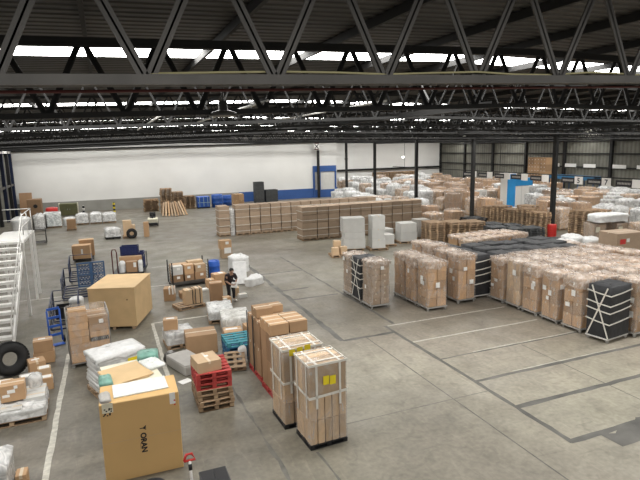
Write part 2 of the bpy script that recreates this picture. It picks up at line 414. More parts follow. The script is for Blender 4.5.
# painted lane lines and dark repair strips in the floor
nline = [10]
def strip(p, q, w, m, jag=0, z=.003):
    p = Vector((*p, z)); q = Vector((*q, z)); d = (q-p); L = d.length; d.normalize(); s = Vector((-d.y, d.x, 0)); n = max(2, int(L/.35)); mb = MB()
    a = [p + d*L*i/n + s*(w/2 + rng.uniform(-jag, jag)) for i in range(n+1)]; b = [p + d*L*i/n - s*(w/2 + rng.uniform(-jag, jag)) for i in range(n+1)]
    for i in range(n): mb.quad([b[i], b[i+1], a[i+1], a[i]])
    nline[0] += 1; struct('trim_%d' % nline[0], mb, m)
strip((-1.66, 9.0), (-1.6, 18.4), .13, 'line', .012)
strip((1.2, 13.0), (1.2, 20.4), .12, 'line', .012); strip((1.2, 20.4), (3.5, 20.4), .10, 'line', .012, .004)
strip((-4, 26.2), (2.6, 26.2), .07, 'line', .02); strip((2.0, 30.6), (7, 30.6), .07, 'line', .02)
for y in (16.27, 14.5): strip((9.0, y), (14.4, y), .08, 'line', .012)
for y, w in ((12.9, .07), (11.2, .13), (9.6, .16), (7.9, .17)): strip((8.95, y), (17.5, y), w, 'joint', .02)
strip((10.3, 12.97), (17, 12.97), .05, 'line', .015, .005); strip((10.4, 11.3), (14.5, 11.3), .03, 'line', .012, .005)
strip((9.0, 7.85), (9.0, 16.3), .13, 'joint', .02, .004); strip((7.0, 15.6), (9.0, 15.6), .14, 'joint', .03); strip((7.0, 15.6), (7.0, 30), .2, 'joint', .05, .004)
for y, x1 in ((21.0, 9.2), (22.6, 8.4), (26.1, 9.4)): strip((7.0, y), (x1, y), .16, 'joint', .03)
strip((9.4, 16.4), (9.4, 30), .10, 'joint', .03, .004)
strip((7.85, 4), (7.85, 15.6), .035, 'seam', .004); strip((3.6, 10.6), (9.0, 10.6), .025, 'seam', .004)
strip((12.1, 3), (12.1, 12.8), .03, 'seam', .004)
strip((2.95, 7.0), (2.75, 14.0), .06, 'seam', .035); strip((3.9, 6), (3.75, 9.8), .05, 'seam', .03)
strip((9.8, 7.6), (12.6, 7.75), .5, 'joint', .14, .005)

# ------------------------------------------------------------------ builders
def m_carton(sx, sy, sz, mk='kraft', tape=True):
    def f():
        mb = MB().box((0, 0, 0), (sx, sy, sz), ch=min(.008, sz*.1))
        if tape:
            long_x = sx >= sy
            tx, ty = (sx+.003, .06) if long_x else (.06, sy+.003)
            mb.box((0, 0, sz-.07), (tx, ty, .0715), m=1)
            gx, gy = (sx*.985, .006) if long_x else (.006, sy*.985)
        return mb.mesh('carton', [mk, 'tape'])
    return shared(('carton', round(sx, 2), round(sy, 2), round(sz, 2), mk, tape), f)
def carton(label, x, y, z, s, rz=0, mk='kraft', group=None, sticker=None, cat='carton', name='carton'):
    """a loose carton, a thing of its own; sticker = list of (face, u, v, w, h)"""
    o = put(name, m_carton(*s, mk), None, (x, y, z), rz); tag(o, label, cat, group)
    for st in sticker or []: stick(o, s, *st)
    return o
def stick(o, s, face, u, v, w, h, m='paper', name='shipping_label', t=.003):
    """paper stuck on a face of a box of size s: face front (-y), left (-x), right, top"""
    sx, sy, sz = s; mb = MB()
    if face == 'front': mb.box((u*sx/2, -sy/2-t/2, v*sz-h/2), (w, t, h))
    elif face == 'left': mb.box((-sx/2-t/2, u*sy/2, v*sz-h/2), (t, w, h))
    elif face == 'right': mb.box((sx/2+t/2, u*sy/2, v*sz-h/2), (t, w, h))
    else: mb.box((u*sx/2, v*sy/2, sz), (w, h, t))
    return mb.build(name, m, o)
def m_pallet(w=1.0, d=1.2, m='wood', h=.144):
    """boards across, three stringer rows of blocks, skids below; w along x, d along y"""
    def f():
        mb = MB(); n = max(4, int(d/.17))
        for i in range(n): mb.box((0, -d/2+.05+(d-.1)*i/(n-1), h-.026), (w, .1, .026), ch=.003)
        for y in (-d/2+.05, 0, d/2-.05): mb.box((0, y, 0), (w, .1, .022))
        for x in (-w/2+.05, 0, w/2-.05):
            mb.box((x, 0, h-.044), (.1, d, .022)); mb.box((x, 0, 0), (.1, d, .02))
            for y in (-d/2+.07, 0, d/2-.07): mb.box((x, y, .02), (.1, .14, h-.064), m=1)
        return mb.mesh('pallet', [m, {'woodd': 'kraftl', 'wood': 'woodd'}.get(m, m)])
    return shared(('pallet', round(w, 2), round(d, 2), m, h), f)
def pallet(label, x, y, z, rz=0, w=1.0, d=1.2, m='wood', group=None):
    return tag(put('pallet', m_pallet(w, d, m), None, (x, y, z), rz), label, 'pallet', group)
def m_wrap(w, d, z0, z1, seed, amp=.015, mk='clear', crown=.0, nz=7, ragged=0, r=.06):
    """a shrink-wrap skin round a load: rounded, puckered, with a loose crown"""
    def f():
        q = random.Random(seed); mb = MB(); P = []
        for cx, cy, a0 in ((w/2-r, d/2-r, 0), (-w/2+r, d/2-r, 90), (-w/2+r, -d/2+r, 180), (w/2-r, -d/2+r, 270)):
            for a in (0, 45, 90): P.append((cx+r*cos(R(a0+a)), cy+r*sin(R(a0+a))))
        Q = []
        for i, p in enumerate(P):
            n = P[(i+1) % len(P)]; L = math.hypot(n[0]-p[0], n[1]-p[1]); Q.append(p)
            for k in range(1, int(L/.16)): f_ = k/int(L/.16); Q.append((p[0]+(n[0]-p[0])*f_, p[1]+(n[1]-p[1])*f_))
        rs = []
        for k in range(nz):
            z = z0 + (z1-z0)*k/(nz-1); rr = []
            for i, (x, y) in enumerate(Q):
                s = 1 + q.uniform(-amp*.3, amp)*2; dz = q.uniform(-1, 1)*ragged if k == 0 else 0
                rr.append((x*s, y*s, z+dz))
            rs.append(rr)
        for fr, dz in ((.93, .02), (.62, .035+crown*.6), (.3, .03+crown)):
            rs.append([(x*fr, y*fr, z1+dz+q.uniform(-1, 1)*(.012+crown*.25)) for x, y in Q])
        mb.rings(rs, cap=False); mb.quad([(x*.3, y*.3, z1+.03+crown) for x, y in Q])
        return mb.mesh('shrink_wrap', [mk])
    return shared(('wrap', round(w, 2), round(d, 2), round(z0, 2), round(z1, 2), seed, amp, mk, crown, nz, ragged), f)
def m_castor():
    def f():
        return MB().lathe([(.05, -.016), (.056, -.01), (.056, .01), (.05, .016)], 12, M=Matrix.Translation((0, 0, .056)) @ Matrix.Rotation(R(90), 4, 'X'), m=1)\
            .box((0, -.024, .05), (.05, .006, .08)).box((0, .024, .05), (.05, .006, .08)).box((0, 0, .115), (.07, .06, .012)).mesh('castor_wheel', ['dolly', 'dolly'])
    return shared('castor', f)
def cartons_in(t, w, d, z0, h, nx, ny, nz, mk='kraft', jit=.016, gap=.02, tape=True, name='carton'):
    """cartons packed into a load, as its parts; the nz tiers differ a little in depth"""
    sx, sy, sz = w/nx-gap, d/ny-gap, h/nz-gap*.5
    for k in range(nz):
        for i in range(nx):
            for j in range(ny):
                if 0 < i < nx-1 and 0 < j < ny-1 and k < nz-1: continue
                put(name, m_carton(sx, sy, sz, mk, tape), t, (-w/2+(i+.5)*w/nx+rng.uniform(-jit, jit)*.6, -d/2+(j+.5)*d/ny+rng.uniform(-jit, jit)*.6, z0+k*h/nz), rng.uniform(-.012, .012))
def roll_cage(label, x, y, w=.88, d=.84, h=1.88, rz=0, mk='kraft', group=None, nx=2, ny=2, nz=5, cover='hood', full=True):
    """castor dolly carrying a wrapped stack; x, y is its centre"""
    t = thing('roll_cage', label, 'roll cage', (x, y, 0), rz, group)
    if 1:
        put('dolly_frame', shared(('dolly', round(w, 2), round(d, 2)), lambda: MB().box((0, 0, .125), (w, d, .025)).box((0, -d/2+.015, .115), (w+.02, .03, .045)).box((0, d/2-.015, .115), (w+.02, .03, .045)).box((-w/2, 0, .115), (.03, d, .045)).box((w/2, 0, .115), (.03, d, .045)).mesh('dolly_frame', ['dolly' if cover != 'black' else 'wpaint'])), t)
        for a in (-1, 1):
            for b in (-1, 1): put('castor_wheel', m_castor(), t, (a*(w/2-.06), b*(d/2-.06), 0), rng.uniform(0, 3))
    z0 = .165
    if cover == 'black':
        put('black_cover', m_wrap(w, d, z0, h, rng.randrange(6), .012, 'blackcloth', .0, 6, 0, .04), t)
        if full: straps(t, w, d, z0, h)
        return t
    nx_, ny_ = (nx, ny) if full else (1, 1)
    cartons_in(t, w-.06, d-.06, z0, h-z0-rng.uniform(.02, .06), nx_, ny_, nz if full else 2, mk)
    sd = rng.randrange(5)
    if full:
        put('shrink_wrap', m_wrap(w-.01, d-.01, z0+.01, h-.02, sd, .012, 'clear'), t)
        for k in range(rng.choice((2, 3, 4))):
            f = rng.choice(('left', 'front')); hh = rng.uniform(.35, .9)
            stick(t, (w+.03, d+.03, h), f, rng.uniform(-.6, .6), hh, rng.uniform(.12, .2), rng.uniform(.12, .22), name='paper_label')
    put('film_hood', m_wrap(w+.03, d+.03, h-rng.choice((.12, .22, .38)), h+.01, sd+10, .03, 'hood', rng.choice((.0, .02, .045)), 4, .09), t)
    return t
def straps(t, w, d, z0, h):
    w2, d2 = w/2+.022, d/2+.022; mb = MB()
    for z in (.30, .52, .66, .86): # belts sag across each face
        zz = z0+(h-z0)*z
        pts = [(-w2, d2, zz+.06), (-w2, 0, zz), (-w2, -d2, zz-.03), (0, -d2, zz-.0), (w2, -d2, zz+.06), (w2, d2, zz+.06)]
        for a, b in zip(pts, pts[1:]): mb.bar(a, b, .008, .04)
    mb.build('belt', 'strap', t)
    mb = MB()
    mb.bar((-w2-.006, d2*.8, z0+.02), (-w2-.006, -d2*.7, h-.02), .008, .045).bar((-w2-.006, d2*.6, h), (-w2-.006, -d2*.95, z0+.02), .008, .045)
    mb.build('cross_strap', 'strap', t)
def wrapped_load(label, x, y, w, d, h, rz=0, base='wood', mk='kraft', nx=2, ny=2, nz=4, skin='clear', crown=0, cat='pallet load', group=None, name='pallet_load', amp=.015, jit=.012, tape=True):
    t = thing(name, label, cat, (x, y, 0), rz, group); z0 = 0
    if base: put('pallet', m_pallet(w, d, base), t); z0 = .146
    if nx: cartons_in(t, w-.03, d-.03, z0, h-z0-(.02 if skin else 0), nx, ny, nz, mk, jit, tape=tape)
    if skin: put('shrink_wrap', m_wrap(w+.015, d+.015, z0+.01, h, rng.randrange(5), amp, skin, crown), t)
    return t
def sack(label, x, y, z, s, rz=0, m='whitefilm', cat='plastic bag', name='plastic_bag', group=None, seed=0, amp=.06):
    """a lumpy film-wrapped bundle"""
    o = put(name, m_wrap(s[0], s[1], 0, s[2], seed, amp, m, s[2]*.12, 5, 0, min(s[:2])*.3), None, (x, y, z), rz)
    return tag(o, label, cat, group)

# ------------------------------------------------------------------ staircase to the mezzanine
t = thing('staircase', 'white steel staircase with open risers rising to a railed landing', 'staircase', (-3.88, 19.45, 0))
run, rise, nst = 5.0, 3.0, 15
for s, nm in ((-.56, 'stringer'), (.56, 'stringer')): MB().bar((s, 0, .12), (s, run, rise), .05, .26).build(nm, 'wpaint', t)
for k in range(nst):
    y = run*(k+.5)/nst; z = rise*(k+1)/nst
    MB().box((0, y, z-.06), (1.07, .27, .05)).box((0, y-.125, z-.11), (1.07, .015, .06)).build('tread', 'wpaint', t)
MB().box((0, run+1.5, rise-.12), (1.17, 3.0, .12)).build('landing', 'wpaint', t)
for y in (4.22, 6.82, 7.9): MB().bar((.59, y, 0), (.59, y, rise+.0), .10, .10).build('post', 'wpaint', t)
for y in (6.82, 7.9): MB().bar((-.5, y, 0), (-.5, y, rise-.1), .10, .10).build('post', 'wpaint', t)
MB().tube([(.56, .15, 1.0), (.56, run, rise+1.0), (.56, run+3, rise+1.0)], .022).tube([(.56, .15, .58), (.56, run, rise+.55), (.56, run+3, rise+.55)], .018).build('handrail', 'wpaint', t)
for k in range(6): y = .15+run*k/5; MB().tube([(.56, y, rise*y/run+.1), (.56, y, rise*y/run+1.0)], .02).build('baluster', 'wpaint', t)
for y in (6.5, 7.95): MB().tube([(.56, y, rise), (.56, y, rise+1.0)], .02).build('baluster', 'wpaint', t)
MB().tube([(.56, run+2.98, rise+1.0), (-.56, run+2.98, rise+1.0)], .022).tube([(.56, run+2.98, rise+.5), (-.56, run+2.98, rise+.5)], .018).build('handrail', 'wpaint', t)

# ------------------------------------------------------------------ left foreground
def tyre(label, x, y, z, r, w, M):
    mb = MB(); p = []
    for a in range(0, 361, 30):
        p.append((r*.70 + r*.30*cos(R(a)), w/2*sin(R(a))))
    mb.lathe([(r_, z_) for r_, z_ in p], 36, cap=False)
    for k in range(36): # tread blocks
        a = 2*pi*k/36; mb.box((r*cos(a), r*sin(a), -w*.3), (.03, .07, w*.6), rz=a)
    me = mb.mesh('tyre', ['rubber']); o = put('tyre', me); o.matrix_world = Matrix.Translation((x, y, z)) @ M
    return tag(o, label, 'tyre')
tyre('big black tyre standing at foot of the white staircase', -3.08, 17.3, .50, .50, .36, Matrix.Rotation(R(25), 4, 'Z') @ Matrix.Rotation(R(78), 4, 'X'))
# pallet of white cartons under the stair
t = thing('pallet_load', 'low pallet of white film-wrapped cartons at the photo\'s left edge', 'pallet load', (-2.62, 14.42, 0), R(2))
put('pallet', m_pallet(1.5, 1.25, 'woodd'), t)
for i in range(3):
    for j in range(3): put('carton', m_carton(.48, .40, .17 + (.16 if (i == 2 and j > 0) else .0), 'wbox'), t, (-.49+i*.49, -.41+j*.41, .146))
for i in range(2): put('carton', m_carton(.46, .36, .10, 'wbox'), t, (-.47+i*.48, -.40, .317))
put('shrink_wrap', m_wrap(1.5, 1.25, .15, .36, 3, .02, 'wfilm', .03), t)
S6 = (.53, .42, .42)
carton('brown taped carton with a white label lying on the white wrapped pallet', -2.58, 14.42, .47, S6, R(3), 'kraft', None, [('front', -.1, .62, .17, .09), ('front', .3, .85, .08, .08), ('front', -.55, .38, .16, .07)])
carton('small carton with white paper top behind the taped carton', -2.86, 14.93, .48, (.36, .34, .26), R(-4), 'kraftl', None, [('top', 0, 0, .26, .22)])
sack('clear plastic bundle beside the brown taped carton', -2.15, 14.95, .50, (.30, .34, .26), 0, 'wfilm', seed=2)
carton('upper of two brown cartons beside big black tyre', -2.26, 18.06, .36, (.54, .44, .37), R(4), 'kraft', None, [('top', -.1, .1, .2, .12)])
carton('lower of two brown cartons beside big black tyre', -2.26, 18.08, 0, (.58, .5, .355), R(2), 'kraft')
carton('brown carton with white slip standing right beside the black tyre', -2.36, 17.0, 0, (.44, .46, .46), R(14), 'kraft', None, [('top', -.1, .2, .22, .10)])
carton('small white-labelled box in front of the tyre-side cartons', -2.10, 16.40, 0, (.34, .3, .42), R(8), 'kraftl', None, [('top', 0, 0, .26, .22)])
carton('flat grey-topped carton on floor before small white-labelled box', -2.05, 15.85, 0, (.42, .34, .34), R(4), 'kraft', None, [('top', .1, .0, .30, .2), ('right', 0, .8, .2, .05), ('right', 0, .5, .2, .05)])
carton('grey parcel with black print between the tyre and the white pallet', -2.48, 15.95, 0, (.38, .36, .42), R(12), 'greyboard', None, [('top', -.1, 0, .26, .2)])
t = thing('pallet_load', 'clear film-wrapped bundle in the photo\'s bottom left corner', 'pallet load', (-2.55, 11.0, 0))
put('pallet', m_pallet(.8, .9, 'wood'), t); cartons_in(t, .7, .8, .146, .55, 1, 2, 2, 'greyboard'); put('shrink_wrap', m_wrap(.74, .82, .15, .74, 4, .04, 'wfilm', .1), t)
carton('small orange-brown carton at the bottom left corner bundle', -2.03, 11.1, 0, (.2, .3, .3), 0, 'kraft')

# wire roll container full of brown cartons
t = thing('roll_cage', 'tall roll container of film-wrapped brown cartons beside the plywood crate', 'roll cage', (-.9, 17.5, 0), R(6))
put('dolly_frame', MB().box((0, 0, .125), (1.2, 1.0, .03)).mesh('dolly_frame', ['chrome']), t)
for a in (-1, 1):
    for b in (-1, 1): put('castor_wheel', m_castor(), t, (a*.53, b*.43, 0))
for i in range(2):
    for k, hh in enumerate((.30, .28, .22, .22, .22, .2) if i == 0 else (.34, .30, .26, .22, .25)):
        z = .16 + sum(((.30, .28, .22, .22, .22, .2) if i == 0 else (.34, .30, .26, .22, .25))[:k])
        for j in range(2): put('carton', m_carton(.55, .46, hh-.006, 'kraft'), t, (-.28+.56*i+rng.uniform(-.01, .01), -.24+.48*j, z))
put('carton', m_carton(.5, .46, .2, 'kraft'), t, (-.28, -.22, 1.60))
for s in (-1, 1):
    mb = MB(); mb.tube([(s*.59, -.48, .15), (s*.59, -.48, 1.62), (s*.59, .48, 1.70), (s*.59, .48, .15)], .016)
    for k in range(5): mb.tube([(s*.59, -.48, .3+k*.3), (s*.59, .48, .3+k*.3)], .007, 4)
    for k in range(4): mb.tube([(s*.59, -.3+k*.2, .15), (s*.59, -.3+k*.2, 1.6)], .006, 4)
    mb.build('side_frame', 'dolly', t)
MB().box((.28, -.485, .77), (.52, .012, .12)).build('black_band', 'black', t)
mb = MB()
for k in range(8): mb.bar((.06+k*.06, -.496, .78), (.11+k*.06, -.496, .88), .006, .018, up=(0, 1, 0))
mb.build('printed_stripes', 'wpaint', t)
stick(t, (1.16, .98, 1.6), 'front', .62, .86, .13, .13)
put('shrink_wrap', m_wrap(1.15, .99, .2, 1.72, 2, .012, 'clear', .04), t)

# pallet of flat white packs
t = thing('pallet_load', 'pallet of white plastic-covered flat packs with a yellow label', 'pallet load', (-.16, 15.05, 0), R(20))
put('pallet', m_pallet(1.35, .95, 'wood'), t)
for k in range(10):
    put('flat_pack', m_wrap(1.3+rng.uniform(-.03, .03), .9, 0, .085, k % 4, .015, 'whitefilm', .0, 3), t, (rng.uniform(-.02, .02), rng.uniform(-.02, .02), .146+k*.092), rng.uniform(-.03, .03))
put('plastic_cover', m_wrap(1.36, .96, 1.02, 1.13, 2, .02, 'whitefilm', .03, 4, .05), t)
stick(t, (1.39, .99, 1.15), 'front', .4, .77, .26, .12, 'yellow', 'yellow_label'); stick(t, (1.39, .99, 1.15), 'front', .02, .75, .14, .15, 'paper')

# pile of panels behind the tall carton
t = thing('panel_pile', 'pallet of panels and plywood sheets behind the tall lettered carton', 'panel pile', (.16, 12.55, 0), R(9))
put('pallet', m_pallet(1.2, 1.4, 'wood'), t)
for k in range(6): put('panel', shared(('panel', k), lambda: MB().box((0, 0, 0), (1.15, 1.35, .205), ch=.006).mesh('panel', ['cream'])), t, (0, 0, .146+k*.212))
for k, (a, dx) in enumerate(((3, -.18), (7, -.16), (11, -.12))): put('plywood_sheet', shared(('sheet', k), lambda: MB().box((0, 0, 0), (.92, 1.0, .012), ch=.002).mesh('plywood_sheet', ['ply'])), t, (dx, -.1, 1.42+k*.013), R(a))
put('wrapped_panel', m_wrap(.42, .62, 0, .05, 2, .03, 'marble', .01, 3), t, (.52, .1, 1.422), R(12))
put('plastic_bundle', m_wrap(.46, .42, 0, .12, 3, .06, 'greenfilm', .03, 4), t, (.55, .62, 1.422), R(-12))
put('plastic_bundle', m_wrap(.26, .5, 0, .10, 1, .06, 'greenfilm', .03, 4), t, (-.62, -.5, 1.46), R(-5))

# the big lettered carton
SO = (1.5, .9, 1.67)
t = put('carton', MB().box((0, 0, 0), SO, ch=.012).box((0, 0, .0), (1.503, .903, .01)).mesh('carton', ['oran']), None, (.265, 10.90, 0), R(-1)); tag(t, 'huge golden-brown carton with sideways ORAN lettering on its front', 'carton')
MB().box((0, -.452, .84), (1.49, .002, .006)).build('board_seam', 'kraftl', t)
MB().box((.752, -.1, .3), (.002, .006, 1.3)).build('board_seam', 'kraftd', t)
lettering('ORAN', .148, .006, 'signblk', t, Matrix(((0, 1, 0, -.035), (0, 0, -1, -.453), (-1, 0, 0, .935), (0, 0, 0, 1))))
mb = MB()  # wedge-shaped mark above the word: two arms and a stem
def pl(pts, d=.0015):
    a = [(x, -.4525, z) for x, z in pts]; mb.quad(a)
pl([(.075, 1.09), (.02, 1.045), (.02, 1.02), (.075, 1.055)]); pl([(.075, .985), (.02, 1.02), (.02, 1.045), (.075, 1.01)][::-1]); pl([(.02, 1.045), (-.045, 1.045), (-.045, 1.025), (.02, 1.025)]); pl([(.075, 1.045), (.035, 1.04), (.035, 1.03), (.075, 1.025)])
mb.build('emblem', 'signblk', t)
MB().box((-.055, -.453, .60), (.008, .002, .13)).build('fine_print', 'kraftd', t)
stick(t, SO, 'front', .83, .93, .11, .24); MB().box((.66, -.457, 1.40), (.03, .002, .03)).box((.66, -.457, 1.49), (.03, .002, .03)).build('red_mark', 'red', t)
o = stick(t, SO, 'front', -.80, .95, .2, .2, 'cream', 'patterned_sticker')
mb = MB()
for k in range(14): mb.box((-.60+rng.uniform(-.085, .085), -.4555, 1.41+rng.uniform(0, .16)), (.03, .002, .025))
mb.build('sticker_print', 'black', o)
tag(put('printed_sheet', MB().box((0, 0, 0), (1.06, .62, .025), ch=.004).mesh('printed_sheet', ['marble']), None, (.30, 10.98, 1.671), R(2)), 'white marbled panel lying on top of huge lettered carton', 'panel')
sack('grey plastic scrap on front left corner of the huge carton', -.38, 10.72, 1.671, (.2, .42, .04), R(5), 'greyboard', 'plastic scrap', 'plastic_scrap', seed=1)

# pallet truck handle, crate and tub at the bottom edge
t = thing('pallet_truck', 'hand pallet truck with red and white grip at the bottom edge', 'pallet truck', (.98, 8.78, 0))
for s in (-.2, .2): MB().box((s, -.75, .05), (.16, 1.15, .07), ch=.01).build('fork', 'red', t)
MB().box((0, -.1, .05), (.5, .18, .3), ch=.02).lathe([(.07, .12), (.07, .42)], 12).build('pump', 'red', t)
for s in (-.09, .09): MB().lathe([(.09, -.03), (.1, -.02), (.1, .02), (.09, .03)], 16, M=Matrix.Translation((s, .04, .1)) @ Matrix.Rotation(R(90), 4, 'Y')).build('wheel', 'rubber', t)
MB().tube([(0, .05, .4), (0, .2, .78), (0, .27, .95)], .028, 8).build('handle_bar', 'wpaint', t)
MB().tube([(.0, .21, .80), (0, .25, .90)], .034, 8).build('handle_sleeve', 'black', t)
MB().tube([(-.1, .27, .96), (-.05, .31, 1.06), (.05, .31, 1.06), (.1, .27, .96), (-.1, .27, .96)], .024, 8).build('grip', 'red', t)
def crate(label, x, y, z, s, m, cat='plastic crate', rz=0, group=None, name='plastic_crate'):
    sx, sy, h = s; mb = MB().box((0, 0, 0), (sx-.04, sy-.04, .02))
    for a in (-1, 1): mb.box((a*(sx/2-.02), 0, 0), (.025, sy-.02, h)).box((0, a*(sy/2-.02), 0), (sx-.02, .025, h))
    o = put(name, mb.mesh(name, [m]), None, (x, y, z), rz); mb = MB()
    for a in (-1, 1):
        mb.box((a*(sx/2-.008), 0, h-.04), (.03, sy, .04)).box((0, a*(sy/2-.008), h-.04), (sx, .03, .04))
        for k in range(5): mb.box((a*(sx/2-.004), -sy*.4+sy*.2*k, 0), (.012, .02, h)).box((-sx*.4+sx*.2*k, a*(sy/2-.004), 0), (.02, .012, h))
    mb.build('rim', m, o); return tag(o, label, cat, group)
o = crate('black ribbed crate with folded lid beside the red pallet truck', 1.42, 9.08, 0, (.5, .56, .48), 'greyplas')
MB().box((-.12, 0, .482), (.235, .52, .012)).box((.12, 0, .482), (.235, .52, .012)).build('lid', 'black', o)
t = tag(MB().lathe([(.17, 0), (.21, .5), (.235, .52), (.235, .55), (.20, .55), (.17, .1)], 24).build('tub', 'black', None, (.32, 9.2, 0)), 'round black plastic tub at bottom edge before the lettered carton', 'tub')

# red and bare pallets with a carton on top
px, py = 2.12, 13.13
for k in range(7):
    m = 'redwood' if k in (4, 5, 6) else ('wood' if k % 2 else 'woodd')
    pallet(('%s pallet, %s from the floor in the mixed stack' % ('red painted' if k > 3 else 'bare wooden', ORD[k])) if k < 6 else 'topmost red pallet of the mixed stack, under a brown carton', px+rng.uniform(-.015, .015), py+rng.uniform(-.02, .02), k*.144, R(rng.uniform(-2, 2)), .88, 1.12, m, 'pallets in the red and bare stack')
    tg = MB()
carton('brown carton sitting on top of the red pallet stack', 1.98, 12.98, 1.009, (.60, .66, .28), R(8), 'kraftl', None, [('top', .1, .2, .1, .1)])

# near row of strapped stacks
def band_load(label, x, y, w, d, h, z1, rz, labels, nlow):
    t = thing('pallet_load', label, 'pallet load', (x, y, 0), rz); put('pallet', m_pallet(w, d, 'black', .1), t)
    cartons_in(t, w-.02, d-.02, .1, z1-.1, nlow, 2, 2, 'kraftl', .006, tape=False)
    for j in range(2): put('carton', m_carton(w-.03, d/2-.015, h-z1-.01, 'kraftl'), t, (0, -d/4+j*d/2, z1))
    mb = MB(); W2, D2 = w/2+.008, d/2+.008
    for q in (-.62, .62):
        mb.bar((q*w/2, -D2, z1-.28), (q*w/2, -D2, h), .05, .006, up=(0, 1, 0)).bar((q*w/2, -D2, h+.006), (q*w/2, D2, h+.006), .05, .006).bar((q*w/2, D2, h), (q*w/2, D2, z1-.2), .05, .006, up=(0, 1, 0))
        mb.bar((-W2, q*d/2, .7), (-W2, q*d/2, h), .05, .006, up=(1, 0, 0)).bar((W2, q*d/2, .7), (W2, q*d/2, h), .05, .006, up=(1, 0, 0)).bar((-W2, q*d/2, h+.008), (W2, q*d/2, h+.008), .05, .006)
    for z in (z1-.02,):
        mb.bar((-W2, -D2, z), (W2, -D2, z+.04), .006, .06).bar((-W2, D2, z+.03), (-W2, -D2, z), .006, .06).bar((W2, -D2, z+.04), (W2, D2, z), .006, .06).bar((W2, D2, z), (-W2, D2, z), .006, .06)
    for a, b in (((-W2, -D2), (W2, -D2)), ((W2, -D2), (W2, D2)), ((W2, D2), (-W2, D2)), ((-W2, D2), (-W2, -D2))): mb.bar((*a, h-.02), (*b, h-.02), .012, .05)
    mb.build('strapping', 'strap', t)
    for u, v, ww, hh, m in labels: stick(t, (w+.03, d+.03, h), 'front', u, v, ww, hh, m, 'yellow_label' if m == 'yellow' else 'paper_label')
    put('shrink_wrap', m_wrap(w+.01, d+.01, .12, h, rng.randrange(5), .01, 'clear', .0, 8, r=.04), t)
    return t
band_load('nearest strapped tall stack of cartons with two yellow labels', 4.06, 10.32, .90, .82, 1.95, 1.22, R(3), [(-.12, .80, .14, .2, 'yellow'), (.22, .79, .14, .2, 'yellow')], 5)
band_load('strapped tall stack with three yellow labels, second in the near row', 3.88, 11.42, 1.0, .9, 1.95, 1.15, R(2), [(-.52, .955, .15, .15, 'yellow'), (-.16, .97, .15, .15, 'yellow'), (.22, .985, .15, .15, 'yellow')], 4)
t = thing('pallet_load', 'tall brown carton stack on a red pallet behind the strapped stacks', 'pallet load', (4.1, 13.02, 0), R(3))
put('pallet', m_pallet(1.06, .9, 'redwood'), t)
MB().box((-.2, -.47, .02), (.3, .06, .1)).build('pallet_shoe', 'bluebright', t)
cartons_in(t, 1.04, .88, .146, 1.56, 3, 2, 2, 'kraftd', .008)
for i in range(2):
    for j in range(3): put('carton', m_carton(.5, .285, .30, 'kraft'), t, (-.27+.53*i, -.29+.29*j, 1.71))
stick(t, (1.08, .92, 2), 'front', -.7, .70, .14, .24)
t = thing('pallet_load', 'brown carton stack on a red pallet, last of the near row', 'pallet load', (4.05, 14.25, 0), R(2))
put('pallet', m_pallet(.98, 1.2, 'redwood'), t)
cartons_in(t, .96, 1.16, .146, 1.6, 2, 3, 2, 'kraftd', .01)
put('carton', m_carton(.5, .5, .26, 'kraft'), t, (-.18, .05, 1.75)); put('carton', m_carton(.42, .4, .2, 'kraft'), t, (.27, .3, 1.75))
for s in (-.5, ): MB().bar((s, .55, .1), (s, .55, 1.8), .03).bar((s, .0, .1), (s, .0, 1.8), .03).build('corner_post', 'steelg', t)

# ------------------------------------------------------------------ plywood crate and the clutter round the person
t = thing('wooden_crate', 'large pale plywood crate with a flat lid', 'crate', (.20, 21.32, 0), R(-19))
MB().box((0, 0, .1), (1.68, 2.2, 1.46), ch=.01).build('body', 'ply', t)
MB().box((0, 0, 1.56), (1.72, 2.24, .03), ch=.006).build('lid', 'ply', t)
for x in (-.7, 0, .7): MB().box((x, 0, 0), (.1, 2.2, .1)).build('skid', 'wood', t)
MB().box((.55, -1.102, 1.1), (.06, .004, .05)).build('stamp', 'kraftd', t)
def tube_trolley(label, x, y, w, l, h, rz=0, m='bluesteel', sides=3):
    t = thing('cage_trolley', label, 'trolley', (x, y, 0), rz)
    mb = MB()
    for a in (-1, 1): mb.box((a*(w/2-.025), 0, .14), (.05, l, .05)).box((0, a*(l/2-.025), .14), (w, .05, .05))
    for k in range(4): mb.box((0, -l*.3+l*.2*k, .15), (w, .06, .03))
    mb.build('deck', m, t)
    for a in (-1, 1):
        for b in (-1, 1): put('castor_wheel', m_castor(), t, (a*(w/2-.07), b*(l/2-.1), .012))
    for s in ((-1, 1) if sides > 2 else (-1,)):
        mb = MB().tube([(s*w/2, -l/2, .16), (s*w/2, -l/2, h), (s*w/2, l/2, h), (s*w/2, l/2, .16)], .024)
        mb.tube([(s*w/2, -l/2, h*.58), (s*w/2, l/2, h*.58)], .018)
        for k in range(1, 4): mb.tube([(s*w/2, -l/2+l*k/4, .16), (s*w/2, -l/2+l*k/4, h)], .016)
        mb.build('side_rail', m, t)
    MB().tube([(-w/2, l/2, .16), (-w/2, l/2, h), (w/2, l/2, h), (w/2, l/2, .16)], .022).tube([(-w/2, l/2, h*.55), (w/2, l/2, h*.55)], .018).build('end_rail', m, t)
    return t
tube_trolley('empty dark blue tube trolley nearest to the white staircase', -1.85, 22.0, .95, 2.6, 1.0, R(2))
tube_trolley('dark blue tube trolley holding an upright blue plastic pallet', -1.45, 26.3, 1.5, 2.4, 1.05, R(1))
tube_trolley('dark blue tube trolley furthest back behind the upright blue pallet', -1.55, 29.6, 1.1, 2.4, 1.05, R(2))
mb = MB() # plastic pallet on edge: frame ribs and a diamond lattice
for x in (-.58, -.03, .03, .58): mb.box((x, 0, 0), (.06, .14, 1.15))
